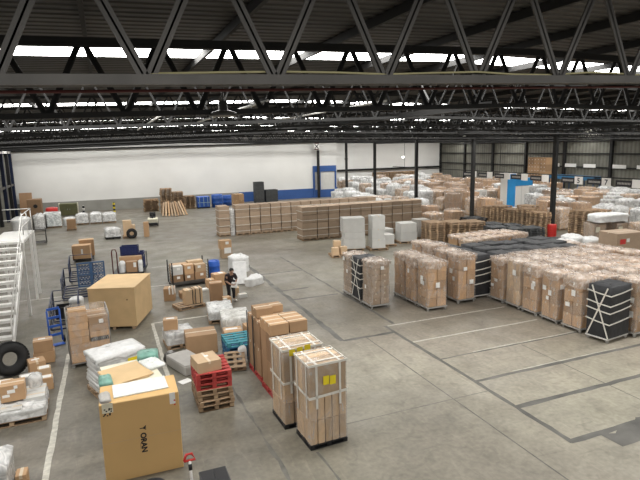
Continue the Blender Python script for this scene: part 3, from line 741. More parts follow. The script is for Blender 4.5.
for z in (0, .55, 1.09): mb.box((0, 0, z), (1.2, .14, .07))
for cx in (-.3, .3):
    for cz in (.31, .83):
        for k in range(-3, 4):
            for s in (-1, 1):
                u0, u1 = max(-.25, -.22*1-.06*0+k*.135-.22), min(.25, k*.135+.22)
                a = max(-.25, k*.135-.22); b = min(.25, k*.135+.22)
                if b-a > .05: mb.bar((cx+s*a, 0, cz-.22+(a-(k*.135-.22))), (cx+s*b, 0, cz-.22+(b-(k*.135-.22))), 0.034, .025, up=(0, 1, 0))
o = mb.build('plastic_pallet', 'blueplas'); o.matrix_world = Matrix.Translation((-1.0, 26.85, .19)) @ Matrix.Rotation(R(-6), 4, 'X'); tag(o, 'blue lattice plastic pallet standing upright behind the plywood crate', 'pallet')
t = thing('hand_truck', 'bright blue hand truck standing beside the roll container', 'hand truck', (-2.02, 19.55, 0), R(20))
mb = MB()
for s in (-.2, .2): mb.tube([(s, 0, .1), (s, .08, 1.2)], .03)
for z in (.3, .6, .9, 1.2): mb.box((0, .01+z*.066, z), (.4, .04, .08))
mb.build('frame', 'bluebright', t); MB().box((0, -.12, .02), (.42, .24, .02)).build('toe_plate', 'bluebright', t)
for s in (-.26, .26): MB().lathe([(.05, -.03), (.12, -.025), (.12, .025), (.05, .03)], 16, M=Matrix.Translation((s, .08, .125)) @ Matrix.Rotation(R(90), 4, 'Y')).build('wheel', 'rubber', t)
sack('scrap of white plastic on the blue trolley by the crate', -1.5, 22.9, .181, (.5, .4, .5), 0, 'whitefilm', seed=3)
crate('black slatted crate on the empty dark blue trolley', -1.95, 22.2, .181, (.5, .6, .45), 'black')

# cartons on a hand cart further back
t = thing('hand_cart', 'low black hand cart carrying two brown cartons', 'hand cart', (-1.62, 34.95, 0))
MB().box((0, 0, .14), (1.15, 1.5, .05)).build('deck', 'black', t)
for a in (-1, 1):
    for b in (-1, 1): put('castor_wheel', m_castor(), t, (a*.48, b*.6, .012))
MB().tube([(-.52, -.7, .19), (-.56, -.78, .75), (-.52, -.70, .8)], .02).build('handle', 'redpipe', t)
carton('nearer brown carton on the low black hand cart', -1.68, 34.6, .19, (1.0, .75, .80), R(-5), 'kraft', None, [('front', .1, .55, .1, .3)])
carton('taller brown carton at back of the low black hand cart', -1.42, 35.35, .19, (.85, .6, 1.0), R(3), 'kraft')

# flatbed trolley with blue bins
t = thing('hand_truck', 'red-framed flatbed truck loaded with blue bins and cartons', 'hand truck', (.85, 29.6, 0), R(-10))
MB().box((0, 0, .18), (1.55, 1.9, .06)).build('deck', 'black', t)
for a in (-1, 1):
    for b in (-1, 1): MB().lathe([(.05, -.03), (.09, -.025), (.09, .025), (.05, .03)], 14, M=Matrix.Translation((a*.65, b*.75, .09)) @ Matrix.Rotation(R(90), 4, 'Y')).build('wheel', 'rubber', t)
MB().tube([(-.74, -.85, .2), (-.74, -.85, 1.35), (-.70, -.85, 1.5), (-.55, -.85, 1.5), (-.5, -.85, 1.35), (-.5, -.85, .2)], .03).build('handle', 'redpipe', t)
MB().tube([(.76, -.9, .2), (.76, -.9, 1.05), (.76, .9, 1.05), (.76, .9, .2)], .022).build('side_rail', 'black', t)
c, s_ = cos(R(-10)), sin(R(-10))
def on(x, y): return (.85+c*x-s_*y, 29.6+s_*x+c*y)
for k in range(3):
    crate('dark blue stacking bin, %s of three stacked on the red-framed truck' % ('lowest', 'middle', 'topmost')[k], *on(-.05, .55), .24+.4*k, (.9, .6, .39), 'navy', rz=R(-10), group='blue bins on the red-framed truck')
crate('smaller dark blue bin at right rear of the red-framed truck', *on(.55, .55), .24, (.28, .6, .85), 'navy', rz=R(-10))
carton('long brown carton lying before blue bins on the red-framed truck', *on(.05, .0), .24, (1.1, .4, .72), R(-10), 'kraft')
carton('brown carton with white patches at front of the red-framed truck', *on(.17, -.5), .24, (.55, .5, .55), R(-10), 'kraftd', None, [('front', .6, .7, .14, .25)])
sack('white film sack at front left of the red-framed truck', *on(-.32, -.55), .24, (.3, .4, .5), 0, 'whitefilm', seed=2)
sack('white film sack at front right of the red-framed truck', *on(.6, -.55), .24, (.25, .4, .5), 0, 'whitefilm', seed=4)

# grey cage full of parcels
def parcel_cage():
    t = thing('parcel_cage', 'grey steel cage full of mixed brown parcels', 'cage', (3.38, 25.95, 0), R(7))
    w, d, h = 1.75, .95, 1.15
    MB().box((0, 0, .12), (w, d, .05)).build('deck', 'steelg', t)
    for a in (-1, 1):
        for b in (-1, 1): MB().box((a*(w/2-.05), b*(d/2-.05), 0), (.08, .08, .12)).build('foot', 'steelg', t)
    for a in (-1, 1):
        mb = MB()
        for b in (-1, 1): mb.tube([(a*w/2, b*d/2, .12), (a*w/2, b*d/2, h+.08)], .03)
        for k in range(6): mb.tube([(a*w/2, -d/2, .25+k*.1357), (a*w/2, d/2, .25+k*.1357)], .012, 4)
        mb.build('end_panel', 'steel', t)
    mb = MB()
    for k in range(6): mb.tube([(-w/2, d/2, .25+k*.1357), (w/2, d/2, .25+k*.1357)], .012, 4)
    mb.build('back_panel', 'steel', t)
    MB().box((0, -d/2, .17), (w, .03, .10)).build('front_bar', 'steelg', t)
    return t
parcel_cage()
c, s_ = cos(R(7)), sin(R(7))
def inc(x, y): return (3.38+c*x-s_*y, 25.95+s_*x+c*y)
pc = [(-.6, -.2, .17, .5, .42, .42, 'kraftd', 'lower left'), (-.05, -.22, .17, .45, .42, .40, 'kraftd', 'lower middle'), (.5, -.2, .17, .55, .42, .45, 'kraftd', 'lower right'),
      (-.6, -.2, .595, .5, .4, .42, 'wbox', 'white upper left'), (-.05, -.2, .575, .44, .4, .45, 'kraft', 'upper middle'), (.52, -.2, .625, .52, .42, .36, 'kraftl', 'upper right'), (-.4, .24, .17, .8, .4, .85, 'kraft', 'tall rear left'), (.4, .24, .17, .75, .4, .93, 'kraftl', 'tall rear right')]
for x, y, z, a, b, h, m, w in pc:
    carton('%s parcel inside the grey steel cage' % w, *inc(x, y), z, (a, b, h), R(7), m, 'parcels in the grey cage', [('front', rng.uniform(-.3, .3), .7, .15, .12)])
def drum(label, x, y, r, h, m, z=0, cat='drum'):
    o = put('drum', MB().lathe([(r*.9, 0), (r, .03), (r, h*.3), (r*1.03, h*.32), (r*1.03, h*.36), (r, h*.38), (r, h*.66), (r*1.03, h*.68), (r*1.03, h*.72), (r, h*.74), (r, h*.95), (r*.93, h), (r*.9, h*.985), (.02, h*.98)], 26).mesh('drum', [m]), None, (x, y, z)); tag(o, label, cat)
    MB().lathe([(.06, 0), (.06, .03)], 10, c=(r*.5, 0, h*.98)).build('bung', m, o); return o
drum('blue plastic drum standing right beside the grey parcel cage', 4.78, 26.6, .28, .9, 'bluebright')
carton('brown open carton with white flaps behind the tall plain brown carton', 4.7, 25.05, 0, (.62, .5, .58), R(12), 'kraft', None, [('top', .3, 0, .2, .3), ('right', 0, .6, .2, .2)])
carton('small brown carton left of the open carton with white flaps', 4.18, 24.6, 0, (.36, .4, .45), R(5), 'kraft')
# foreground clutter
carton('striped red and white wrapped carton left of the strapped cartons', 2.2, 23.45, 0, (.46, .5, .56), R(-12), 'kraft', None, [('front', .7, .9, .08, .42), ('front', .1, .8, .06, .3), ('right', 0, .8, .3, .35)])
carton('low flat brown carton with white slip behind the strapped cartons', 2.86, 23.6, 0, (.46, .5, .26), R(3), 'kraft', None, [('front', .0, .4, .3, .08)])
pallet('wooden pallet on floor under the black-strapped cartons', 2.80, 21.98, 0, R(14), 1.15, .8, 'wood')
t = thing('carton_bundle', 'two pale cartons bound with black straps on a floor pallet', 'carton bundle', (2.98, 22.02, .145), R(10))
put('carton', m_carton(.36, .42, .62, 'kraftl'), t, (-.19, 0, 0)); put('carton', m_carton(.36, .42, .64, 'kraftl'), t, (.19, 0, 0))
mb = MB()
for x in (-.06, .06, .26): mb.bar((x, -.216, 0), (x, -.216, .63), .035, .004, up=(0, 1, 0)).bar((x, -.21, .645), (x, .21, .645), .035, .004)
mb.build('black_strap', 'black', t)
carton('tall plain brown carton standing in front of the stooping person', 3.98, 22.05, 0, (.52, .5, .92), R(-4), 'kraftd')
carton('small brown carton at the stooping person\'s feet', 4.33, 21.62, 0, (.32, .3, .34), R(10), 'kraft')
carton('thin white box standing on end beside the white panel pallets', 4.13, 20.95, 0, (.16, .14, .46), R(5), 'wbox')
carton('small white flat box on floor right of the stooping person', 5.2, 22.4, 0, (.36, .26, .16), R(8), 'wbox')
carton('small pale carton under the white foam board right of the person', 5.0, 22.9, 0, (.3, .3, .36), R(-8), 'kraftl')
sack('white paper scrap on floor before the grey parcel cage', 3.05, 24.3, 0, (.5, .2, .05), R(10), 'paper', 'paper scrap', 'paper_scrap', seed=1)
sack('longer white paper scrap on floor before the grey parcel cage', 3.65, 24.35, 0, (.75, .2, .06), R(6), 'paper', 'paper scrap', 'paper_scrap', seed=2)
carton('upper of two brown cartons standing alone behind the person', 6.36, 31.4, .56, (.68, .5, .52), R(5), 'kraft', None, [('front', .2, .7, .2, .16)])
carton('lower white-patched carton of the pair standing alone behind the person', 6.4, 31.38, 0, (.66, .5, .555), R(3), 'kraftl', None, [('front', .15, .85, .42, .35)])
# white bale, leaning foam board, white plastic bag
t = tag(put('bulk_bag', m_wrap(.86, .82, 0, .80, 3, .035, 'whitefilm', .1, 7), None, (6.25, 27.5, 0), R(10)), 'round-topped white bulk bag behind the leaning white board', 'bulk bag')
o = MB().box((0, 0, 0), (.66, .10, 1.12), ch=.012).build('foam_board', 'whitefilm'); o.matrix_world = Matrix.Translation((5.62, 24.6, .02)) @ Matrix.Rotation(R(-14), 4, 'Z') @ Matrix.Rotation(R(-24), 4, 'X'); tag(o, 'white padded board leaning beside the stooping person', 'board')
o = put('plastic_bag', m_wrap(.95, .42, 0, .36, 1, .07, 'whitefilm', .12, 6, r=.15), None, (6.25, 24.3, 0), R(28)); tag(o, 'white puffed plastic bag on floor right of the person', 'plastic bag')
# pallets of white panels
def panel_pallet(label, x, y, w, d, n, h, rz, m, seed):
    t = thing('panel_pallet', label, 'panel pallet', (x, y, 0), rz); put('pallet', m_pallet(w, d, 'wood'), t)
    for k in range(n): put('panel', shared(('pp', w, d, n, m, h), lambda: MB().box((0, 0, 0), (w-.04, d-.04, h/n-.006), ch=.008).mesh('panel', [m])), t, (rng.uniform(-.02, .02), rng.uniform(-.03, .03), .146+k*h/n), rng.uniform(-.03, .03))
    put('shrink_wrap', m_wrap(w, d, .15, .15+h, seed, .02, 'wfilm', .02, 4), t); return t
panel_pallet('pallet of white film-wrapped panels before the strapped cartons', 3.72, 20.0, .95, 1.5, 4, .30, R(-7), 'marble', 1)
panel_pallet('pallet of cream panels behind the brown near row', 3.95, 18.45, 1.0, 1.35, 5, .42, R(-7), 'cream', 2)
carton('brown carton with open white flap behind the blue pallets', 3.55, 17.0, 0, (.62, .55, .50), R(-6), 'kraft', None, [('top', -.1, .2, .4, .16)])
carton('brown carton next to tall stack behind the blue pallets', 4.12, 16.75, 0, (.42, .55, .66), R(4), 'kraft')
for k, (m, w) in enumerate((('bluewood', 'lowest'), ('bluewood', 'second'), ('bluewood', 'third'), ('tealwood', 'topmost paler'))):
    pallet('%s blue pallet in the stack behind the bare tilted pallet' % w, 3.42+.02*k, 15.9+.03*k, .144*k, R(-8+3*k), .85, .95, m, 'blue pallets in a low stack')
o = pallet('bare wooden pallet tilted against the low blue stack', 3.12, 14.95, .02, R(-8), .62, .75, 'wood')
o.matrix_world = Matrix.Translation((3.15, 14.98, .15)) @ Matrix.Rotation(R(-10), 4, 'Z') @ Matrix.Rotation(R(18), 4, 'X')
sack('crumpled white film between the blue pallets and the near row', 3.45, 15.27, 0, (.25, .2, .45), 0, 'whitefilm', seed=3)
carton('big brown carton behind the red pallet stack', 2.45, 16.85, 0, (.98, .8, .64), R(-3), 'kraft', None, [])
wrapped_load('pallet of white bundles with a small brown carton on it', 1.85, 17.75, .9, .95, .52, R(4), 'wood', 'wbox', 2, 2, 2, 'wfilm', .03)
carton('small brown carton sitting on the pallet of white bundles', 1.62, 17.75, .57, (.46, .36, .36), R(-8), 'kraft', None, [('top', 0, .1, .26, .14)])
o = MB().box((0, 0, 0), (.72, 1.25, .30), ch=.03).build('foam_pad', 'greyboard', None, (1.80, 15.62, .0), R(20)); tag(o, 'grey flat padded slab on floor before big brown carton', 'slab')
MB().box((0, 0, .3), (.70, 1.22, .02), ch=.01).build('cover_sheet', 'greyboard', o)
t = tag(MB().lathe([(.2, 0), (.23, .1), (.18, .26), (.06, .30)], 18).build('hub', 'steelg', None, (1.42, 16.35, 0)), 'dark round metal hub on floor beside the grey slab', 'hub')
MB().lathe([(.1, .27), (.07, .33)], 14).build('hub_cap', 'chrome', t)
o = MB().box((0, 0, 0), (.34, .26, .012)).build('paper_sheet', 'paper', None, (1.62, 14.62, 0.001), R(25)); tag(o, 'white paper sheet lying flat on floor left of the red pallets', 'paper')

# ------------------------------------------------------------------ the stooping person
def skin_body(name, verts, edges, radii, m, parent, root=0, sub=2, M=None):
    me = bpy.data.meshes.new(name); me.from_pydata(verts, edges, []); me.materials.append(MT[m])
    o = bpy.data.objects.new(name, me); COL.objects.link(o); o.parent = parent
    s = o.modifiers.new('skin', 'SKIN'); s.use_smooth_shade = True
    for i, r in enumerate(radii):
        sv = me.skin_vertices[0].data[i]; sv.radius = (r, r) if not isinstance(r, tuple) else r; sv.use_root = (i == root)
    b = o.modifiers.new('sub', 'SUBSURF'); b.levels = sub; b.render_levels = sub
    return o
PX, PY = 4.60, 21.95
P = thing('person', 'person in dark clothes stooping over cartons, holding a white packet', 'person', (PX, PY, 0), R(12))
J = dict(pel=(.02, .10, .84), waist=(.0, .06, .98), chest=(-.05, -.10, 1.14), up=(-.06, -.19, 1.24), neck=(-.06, -.26, 1.31), jaw=(-.08, -.35, 1.34), head=(-.08, -.38, 1.43), crown=(-.08, -.36, 1.51),
  shl=(-.23, -.16, 1.21), ell=(-.29, -.18, .98), wrl=(-.16, -.38, .86), shr=(.12, -.16, 1.21), elr=(.22, -.16, .99), wrr=(.05, -.38, .86),
  hil=(-.08, .10, .80), knl=(-.09, -.0, .45), anl=(-.08, .08, .09), tol=(-.09, -.12, .045), hir=(.11, .10, .80), knr=(.14, .02, .45), anr=(.17, .10, .09), tor=(.18, -.10, .045))
def chain(names, rad):
    pass
names = list(J); vi = {n: i for i, n in enumerate(names)}
Ed = [('pel', 'waist'), ('waist', 'chest'), ('chest', 'up'), ('up', 'neck'), ('neck', 'jaw'), ('jaw', 'head'), ('head', 'crown'), ('up', 'shl'), ('shl', 'ell'), ('ell', 'wrl'), ('up', 'shr'), ('shr', 'elr'), ('elr', 'wrr'), ('pel', 'hil'), ('hil', 'knl'), ('knl', 'anl'), ('anl', 'tol'), ('pel', 'hir'), ('hir', 'knr'), ('knr', 'anr'), ('anr', 'tor')]
RD = dict(pel=.13, waist=.115, chest=(.145, .11), up=(.12, .09), neck=.05, jaw=(.065, .07), head=(.078, .095), crown=(.05, .06), shl=.058, ell=.042, wrl=.028, shr=.058, elr=.042, wrr=.028, hil=.085, knl=.058, anl=.04, tol=.03, hir=.085, knr=.058, anr=.04, tor=.03)
V = [J[n] for n in names]; E_ = [(vi[a], vi[b]) for a, b in Ed]; RR = [RD[n] for n in names]
for sd, wr in ((-1, 'wrl'), (1, 'wrr')): # palms and five fingers closing on the packet
    w = Vector(J[wr]); pb = len(V); V.append(tuple(w+Vector((-sd*.035, -.055, -.015)))); RR.append((.034, .018)); E_.append((vi[wr], pb))
    for f in range(4):
        b0 = w+Vector((-sd*.05, -.09, .018-.014*f)); L = (.036, .042, .038, .03)[f]
        i = len(V); V += [tuple(b0), tuple(b0+Vector((-sd*L*.7, -L*.7, -.006))), tuple(b0+Vector((-sd*L*1.6, -L*.6, -.012)))]; RR += [.0095, .009, .0075]; E_ += [(pb, i), (i, i+1), (i+1, i+2)]
    b0 = w+Vector((-sd*.015, -.06, .03)); i = len(V); V += [tuple(b0), tuple(b0+Vector((-sd*.03, -.03, .018)))]; RR += [.0105, .0085]; E_ += [(pb, i), (i, i+1)]
skin_body('body', V, E_, RR, 'skin', P)
def sub_chain(ns, extra):
    ids = {n: i for i, n in enumerate(ns)}
    return [J[n] for n in ns], [(ids[a], ids[b]) for a, b in Ed if a in ids and b in ids], [tuple(q+extra for q in RD[n]) if isinstance(RD[n], tuple) else RD[n]+extra for n in ns]
a = sub_chain(['pel', 'waist', 'chest', 'up', 'neck', 'shl', 'ell', 'shr', 'elr'], .034); a[2][4] = .045; skin_body('shirt', *a, 'shirt', P)
a = sub_chain(['pel', 'hil', 'knl', 'anl', 'hir', 'knr', 'anr'], .022); skin_body('trousers', *a, 'trousers', P)
for s, an, to in ((-1, 'anl', 'tol'), (1, 'anr', 'tor')): skin_body('shoe', [J[an][:2]+(.06,), J[to], (J[to][0], J[to][1]-.05, .042)], [(0, 1), (1, 2)], [.048, .042, .036], 'wpaint' if s > 0 else 'black', P)
mb = MB().lathe([(.088, -.03), (.096, .02), (.085, .07), (.05, .10), (.01, .108)], 16, c=(-.08, -.345, 1.455)); mb.build('hair', 'hair', P)
mb = MB()
for s in (-.03, .03): mb.lathe([(.004, 0), (.012, .006), (.012, .012), (.004, .018)], 8, c=(-.08+s, -.472, 1.41))
mb.build('eye', 'wpaint', P); MB().lathe([(.006, .03), (.012, .012), (.016, 0), (.006, -.006)], 8, c=(-.08, -.48, 1.375)).build('nose', 'skin', P); MB().box((-.08, -.455, 1.335), (.05, .012, .01), ch=.003).build('mouth', 'redpipe', P)
for s in (-1, 1): MB().lathe([(.008, -.025), (.02, 0), (.008, .025)], 8, c=(-.08+s*.09, -.36, 1.41)).build('ear', 'skin', P)
o = put('packet', MB().box((0, 0, 0), (.26, .05, .24), ch=.012).mesh('packet', ['paper'])); o.matrix_world = Matrix.Translation((PX+.04, PY-.47, .72)) @ Matrix.Rotation(R(15), 4, 'Y') @ Matrix.Rotation(R(-20), 4, 'X'); tag(o, 'white packet held in both hands by the stooping person', 'packet')

# ------------------------------------------------------------------ long rows of kraft stacks in the middle of the hall
def strapped_stack(label, x, y, w, d, h, group, mk='kraftg', full=True):
    t = thing('pallet_load', label, 'pallet load', (x, y, 0), rng.uniform(-.012, .012), group)
    put('pallet', m_pallet(round(w, 2), d, 'wood'), t)
    for k in range(4): put('carton', m_carton(w-.035, d-.03, (h-.15)/4-.02, mk, False), t, (rng.uniform(-.012, .012), rng.uniform(-.012, .012), .146+k*(h-.15)/4))
    def f():
        mb = MB(); W2, D2 = w/2-.006, d/2-.006
        for k in (.35, 1.2, 2.3, 3.4):
            z = .146+k*(h-.15)/4
            for a, b in (((-W2, -D2), (W2, -D2)), ((W2, -D2), (W2, D2)), ((W2, D2), (-W2, D2)), ((-W2, D2), (-W2, -D2))): mb.bar((*a, z), (*b, z), .012, .028)
        return mb.mesh('strap_band', ['strap'])
    put('strap_band', shared(('sb', round(w, 2), d, h), f), t)
    return t
strapped_stack('single kraft stack standing left of the back row by blue drums', 7.98, 39.65, .84, 1.2, 2.3, 'back row of kraft stacks')
wrapped_load('narrow white-banded bundle in the gap of the back kraft row', 8.63, 39.7, .36, .9, 2.0, 0, None, 'wbox', 1, 2, 5, 'wfilm')
x = 9.38
for i in range(14):
    w = 1.08 if i == 0 else .80
    strapped_stack('kraft stack in back row before blue wall stripe, %s after the gap' % ORD[i], x, 39.65, w, 1.2, 2.3, 'back row of kraft stacks'); x += .97 if i == 0 else .83
for r, (yy, nm) in enumerate(((35.0, 'front'),)):
    x = 13.02
    for i in range(11):
        w = 1.12 if i == 0 else .83
        strapped_stack('kraft stack in the middle row, %s from its left end' % ORD[i], x, yy, w, 1.2, 2.38, 'middle row of kraft stacks'); x += 1.0 if i == 0 else .86
# white boxed goods before the middle row
def white_stack(label, x, y, rz, tiers, mk='wbox'):
    t = thing('pallet_load', label, 'pallet load', (x, y, 0), rz); put('pallet', m_pallet(1.2, 1.0, 'wood'), t); z = .146
    for w, d, h in tiers: put('carton', m_carton(w, d, h, mk, True), t, (rng.uniform(-.05, .05), rng.uniform(-.02, .02), z), rng.uniform(-.03, .03)); z += h+.004
    return t
white_stack('broad stack of three white cartons before the middle kraft row', 14.25, 29.95, R(-14), [(1.35, 1.0, .62), (1.3, 1.0, .38), (1.38, 1.02, .92)])
white_stack('tall narrow stack of white cartons beside the broad white stack', 15.62, 29.35, R(-10), [(.85, .9, .55), (.8, .85, .65), (.82, .86, .82)])
white_stack('low pallet of greyish white boxes right of the tall narrow stack', 16.7, 30.2, R(-8), [(.95, .9, .62)])
white_stack('second low pallet of white boxes before the square white stack', 17.35, 31.6, R(0), [(1.1, .9, .75)])
white_stack('square stack of two white cartons right of the low white boxes', 18.45, 30.6, R(-8), [(1.15, 1.0, .62), (1.12, 1.0, .58)])
white_stack('grey carton stack at right end of the middle kraft row', 20.3, 31.6, 0, [(.95, .9, .6), (.95, .9, .6)], 'greyboard')
t = pallet('small wooden pallet under three little cartons near white stacks', 12.55, 28.55, 0, R(-10), .95, 1.0)
for x, y, s, w in ((12.32, 28.4, (.4, .4, .42), 'left'), (12.82, 28.35, (.4, .36, .46), 'right'), (12.62, 28.82, (.42, .36, .75), 'tall back')):
    carton('%s little carton on the small pallet near white stacks' % w, x, y, .146, s, R(-10), 'kraftl')

# ------------------------------------------------------------------ roll cages on the right
for i, (y, k) in enumerate(((18.68, 'hood'), (19.64, 'black'), (20.58, 'hood'))):
    roll_cage(('wrapped kraft roll cage at front of the leftmost cage file', 'blue-black covered roll cage between two kraft ones', 'wrapped kraft roll cage at back of the leftmost cage file')[i], 9.89, y, .88, .86, 1.93-.04*i, rng.uniform(-.04, .04), 'kraftg', 'roll cages in the leftmost file', 2, 1, 7, k)
for i in range(3):
    roll_cage('%s roll cage in second file of wrapped brown cartons' % ('frontmost', 'middle', 'rearmost')[i], 11.75, 17.44+.93*i, .9, .84, 1.96+rng.uniform(-.06, .06), rng.uniform(-.04, .04), 'kraft', 'roll cages in the second file', 2, 2, 4 if i else 5)
for i in range(4):
    roll_cage('%s roll cage in third file, taller wrapped cartons beside black covers' % ('frontmost', 'second', 'third', 'rearmost')[i], 13.42, 17.78+.95*i, .88, .84, 2.06+rng.uniform(-.05, .05), rng.uniform(-.04, .04), 'kraft', 'roll cages in the third file', 2, 2, 3)
for i in range(4):
    roll_cage('%s black covered cage in the file next to third brown file' % ('frontmost', 'second', 'third', 'rearmost')[i], 14.36, 18.05+.95*i, .86, .84, 1.85, rng.uniform(-.03, .03), 'kraft', 'black covered cages in a file', cover='black')
roll_cage('black covered roll cage with white crossed belts at the right block\'s front corner', 15.08, 12.12, 1.12, .78, 1.86, R(8), cover='black')
ys = [13.15, 14.15, 15.15, 16.07, 17.05]
for c_, xx in enumerate((15.02, 16.0, 16.98, 17.96, 18.94, 19.92)):
    for i, y in enumerate(([] if c_ == 0 else [12.1]) + ys):
        px_, = (0,)
        if xx > 17.5 and y < 13 or xx > 18.5 and y < 14.0: continue
        j = i+1 if c_ == 0 else i
        roll_cage('wrapped brown roll cage of right block, %s file from the aisle, %s from the camera' % (ORD[c_], ORD[j]) if c_ else 'wrapped brown roll cage in aisle line of right block, %s behind the belted black one' % ORD[i], xx+rng.uniform(-.03, .03)+(.28 if y < 12.5 else 0), y, .86, .82, 1.9+rng.uniform(-.07, .07), rng.uniform(-.05, .05), rng.choice(('kraft', 'kraft', 'kraftl')), 'roll cages in the right block', 2, 1 if c_ else 2, 3 if (i % 2) else 4, full=c_ < 3)
for c_, xx in enumerate((15.9, 16.9, 17.9, 18.9, 19.9)):
    for i, y in enumerate((18.3, 19.25, 20.2)):
        roll_cage('black covered cage behind the right block, %s row back, %s from left' % (ORD[i], ORD[c_]), xx, y, .86, .84, 1.72+rng.uniform(-.05, .05), rng.uniform(-.04, .04), cover='black', group='black covered cages behind the right block', full=False)
for c_, xx in enumerate((17.6, 18.6, 19.6, 20.6)):
    for i, y in enumerate((22.6, 23.6)):
        roll_cage('milky hooded cage before dark plastic pallets, %s row, %s from left' % (('near', 'far')[i], ORD[c_]), xx, y, .9, .86, 1.6+rng.uniform(-.08, .08), rng.uniform(-.05, .05), rng.choice(('kraft', 'kraftl')), 'hooded cages before the dark pallets', 1, 1, 2, full=False)
for c_, xx in enumerate((21.4, 22.5, 23.6, 24.6)):
    for i, y in enumerate((17.6, 18.7, 19.8)):
        if xx/y > 1.32 or xx > 22: continue
        roll_cage('milky hooded cage at far right of the block, %s row, %s from left' % (ORD[i], ORD[c_]), xx, y, .9, .9, 1.5+rng.uniform(-.08, .08), rng.uniform(-.05, .05), rng.choice(('kraft', 'kraftl')), 'hooded cages at the far right', 1, 1, 2, full=False)

# ------------------------------------------------------------------ far left of the hall
def board(label, x, y, w, d, h, mk, rz=0, cat='board', name='board', rx=0):
    o = MB().box((0, 0, 0), (w, d, h), ch=.01).build(name, mk); o.matrix_world = Matrix.Translation((x, y, 0)) @ Matrix.Rotation(rz, 4, 'Z') @ Matrix.Rotation(rx, 4, 'X'); return tag(o, label, cat)
t = thing('wooden_crate', 'brown crate with round dark hole near the back left corner', 'crate', (-7.0, 62.0, 0))
MB().box((0, 0, .1), (1.3, 1.3, 1.7), ch=.02).build('body', 'kraftd', t); MB().box((0, 0, 0), (1.3, 1.3, .1)).build('base', 'woodd', t)
MB().lathe([(.2, 0), (.19, .012)], 16, M=Matrix.Translation((.1, -.652, 1.1)) @ Matrix.Rotation(R(90), 4, 'X')).build('hole_cover', 'black', t)
board('tall brown board leaning near back left corner', -7.95, 63.2, 1.2, .1, 2.4, 'kraftd', 0, rx=R(-8))
def cabinet(label, x, y, w, d, h, body, door, frame, rz=0, n=2, name='cabinet', cat='cabinet'):
    t = thing(name, label, cat, (x, y, 0), rz)
    MB().box((0, 0, .1), (w, d, h-.1), ch=.01).build('body', body, t)
    for k in range(n):
        dd = MB().box((-w/2+(k+.5)*w/n, -d/2-.012, .16), (w/n-.04, .024, h-.26), ch=.004).build('door', door, t)
        MB().box((-w/2+(k+.5)*w/n+(w/n*.36 if k == 0 else -w/n*.36), -d/2-.035, h*.5), (.03, .025, .14)).build('handle', 'chrome', dd)
    for a in (-1, 1): MB().box((a*(w/2+.04), 0, 0), (.08, d+.06, h+.04)).build('post', frame, t)
    return t
cabinet('olive green steel cabinet with yellowish posts by the back wall', -3.75, 60.3, 1.65, .7, 1.3, 'olive', 'olive', 'cream')
def bollard(label, x, y, h, cols):
    t = thing('bollard', label, 'bollard', (x, y, 0)); MB().lathe([(.16, 0), (.16, .03), (.10, .04)], 14).build('base', 'black', t); n = len(cols)
    for k, c in enumerate(cols): MB().lathe([(.11, .04+(h-.04)*k/n), (.11, .04+(h-.04)*(k+1)/n)], 14).build('band', c, t)
    MB().lathe([(.11, h), (.08, h+.05), (.01, h+.07)], 14).build('cap', cols[0], t)
bollard('black and yellow banded bollard before the grey plinth', .6, 58.6, 1.25, ['black', 'yellow', 'black', 'yellow', 'black', 'yellow'])
bollard('black and white banded bollard right of the olive cabinet', -2.35, 60.0, 1.0, ['wpaint', 'black', 'wpaint', 'black'])
wrapped_load('teal and white film-wrapped load with red sack near back left', -4.6, 51.9, 1.35, 1.2, 1.32, R(5), 'wood', 'teal', 2, 1, 2, 'wfilm', .06)
sack('red sack lying on top of the teal and white load', -4.6, 52.1, 1.42, (.9, .6, .28), 0, 'red', 'sack', 'sack', seed=2)
tube_trolley('wire cage trolley stuffed with clear plastic near back left', -5.45, 50.1, .95, .9, 1.3, 0, 'steelg')
sack('clear plastic bundle stuffed in the wire cage trolley', -5.45, 50.1, .181, (.8, .7, 1.15), 0, 'wfilm', seed=4)
sack('white plastic heap left of the wire cage trolley', -6.9, 50.6, 0, (1.3, 1.2, 1.1), 0, 'whitefilm', seed=1)
tube_trolley('small grey wire trolley standing empty near the staircase', -4.75, 42.6, .85, .9, 1.15, R(8), 'steelg')
sack('low white bag behind the small orange-brown carton', -3.3, 52.8, 0, (1.0, 1.0, .65), 0, 'whitefilm', seed=0)
carton('orange-brown carton on a small pallet before low white loads', -2.98, 49.2, .146, (.68, .6, .78), 0, 'kraft'); pallet('small pallet under the orange-brown carton near low white loads', -2.98, 49.2, 0, 0, .75, .75)
for i, (x, w, h, s, lab) in enumerate(((-2.25, 1.0, .9, 1, 'widest of the low white loads'), (-1.1, .95, .92, 2, 'middle one of the low white loads'), (.05, 1.1, .82, 3, 'last low white load before the banded bollard'))):
    wrapped_load('%s near the back wall' % lab, x, 52.7, w, 1.1, h, 0, 'wood', 'wbox', 1, 1, 2, 'wfilm', .12, amp=.04)
wrapped_load('white wrapped load alone on open floor left of the tyre', .15, 42.8, 1.05, 1.0, .72, R(5), 'black', 'wbox', 1, 1, 2, 'wfilm', .1, amp=.04)
t = pallet('pallet under cartons with a tyre leaning on it', 1.35, 42.6, 0, 0, .95, 1.0)
carton('tall brown carton on the pallet with the leaning tyre', 1.25, 42.7, .146, (.62, .6, 1.15), 0, 'kraftl'); carton('lower brown carton right of the tall one above the tyre', 1.68, 42.6, .146, (.24, .6, .8), 0, 'kraftl')
tyre('black tyre leaning against cartons on open floor', 1.5, 41.88, .37, .37, .22, Matrix.Rotation(R(97), 4, 'X'))
board('upright narrow brown carton between tyre and tow tractor', 2.6, 42.3, .34, .5, 1.12, 'kraft', R(-12), 'carton', 'carton')
t = thing('tow_tractor', 'small grey tow tractor with black seat beside leaning planks', 'tow tractor', (3.55, 48.2, 0), R(-6))
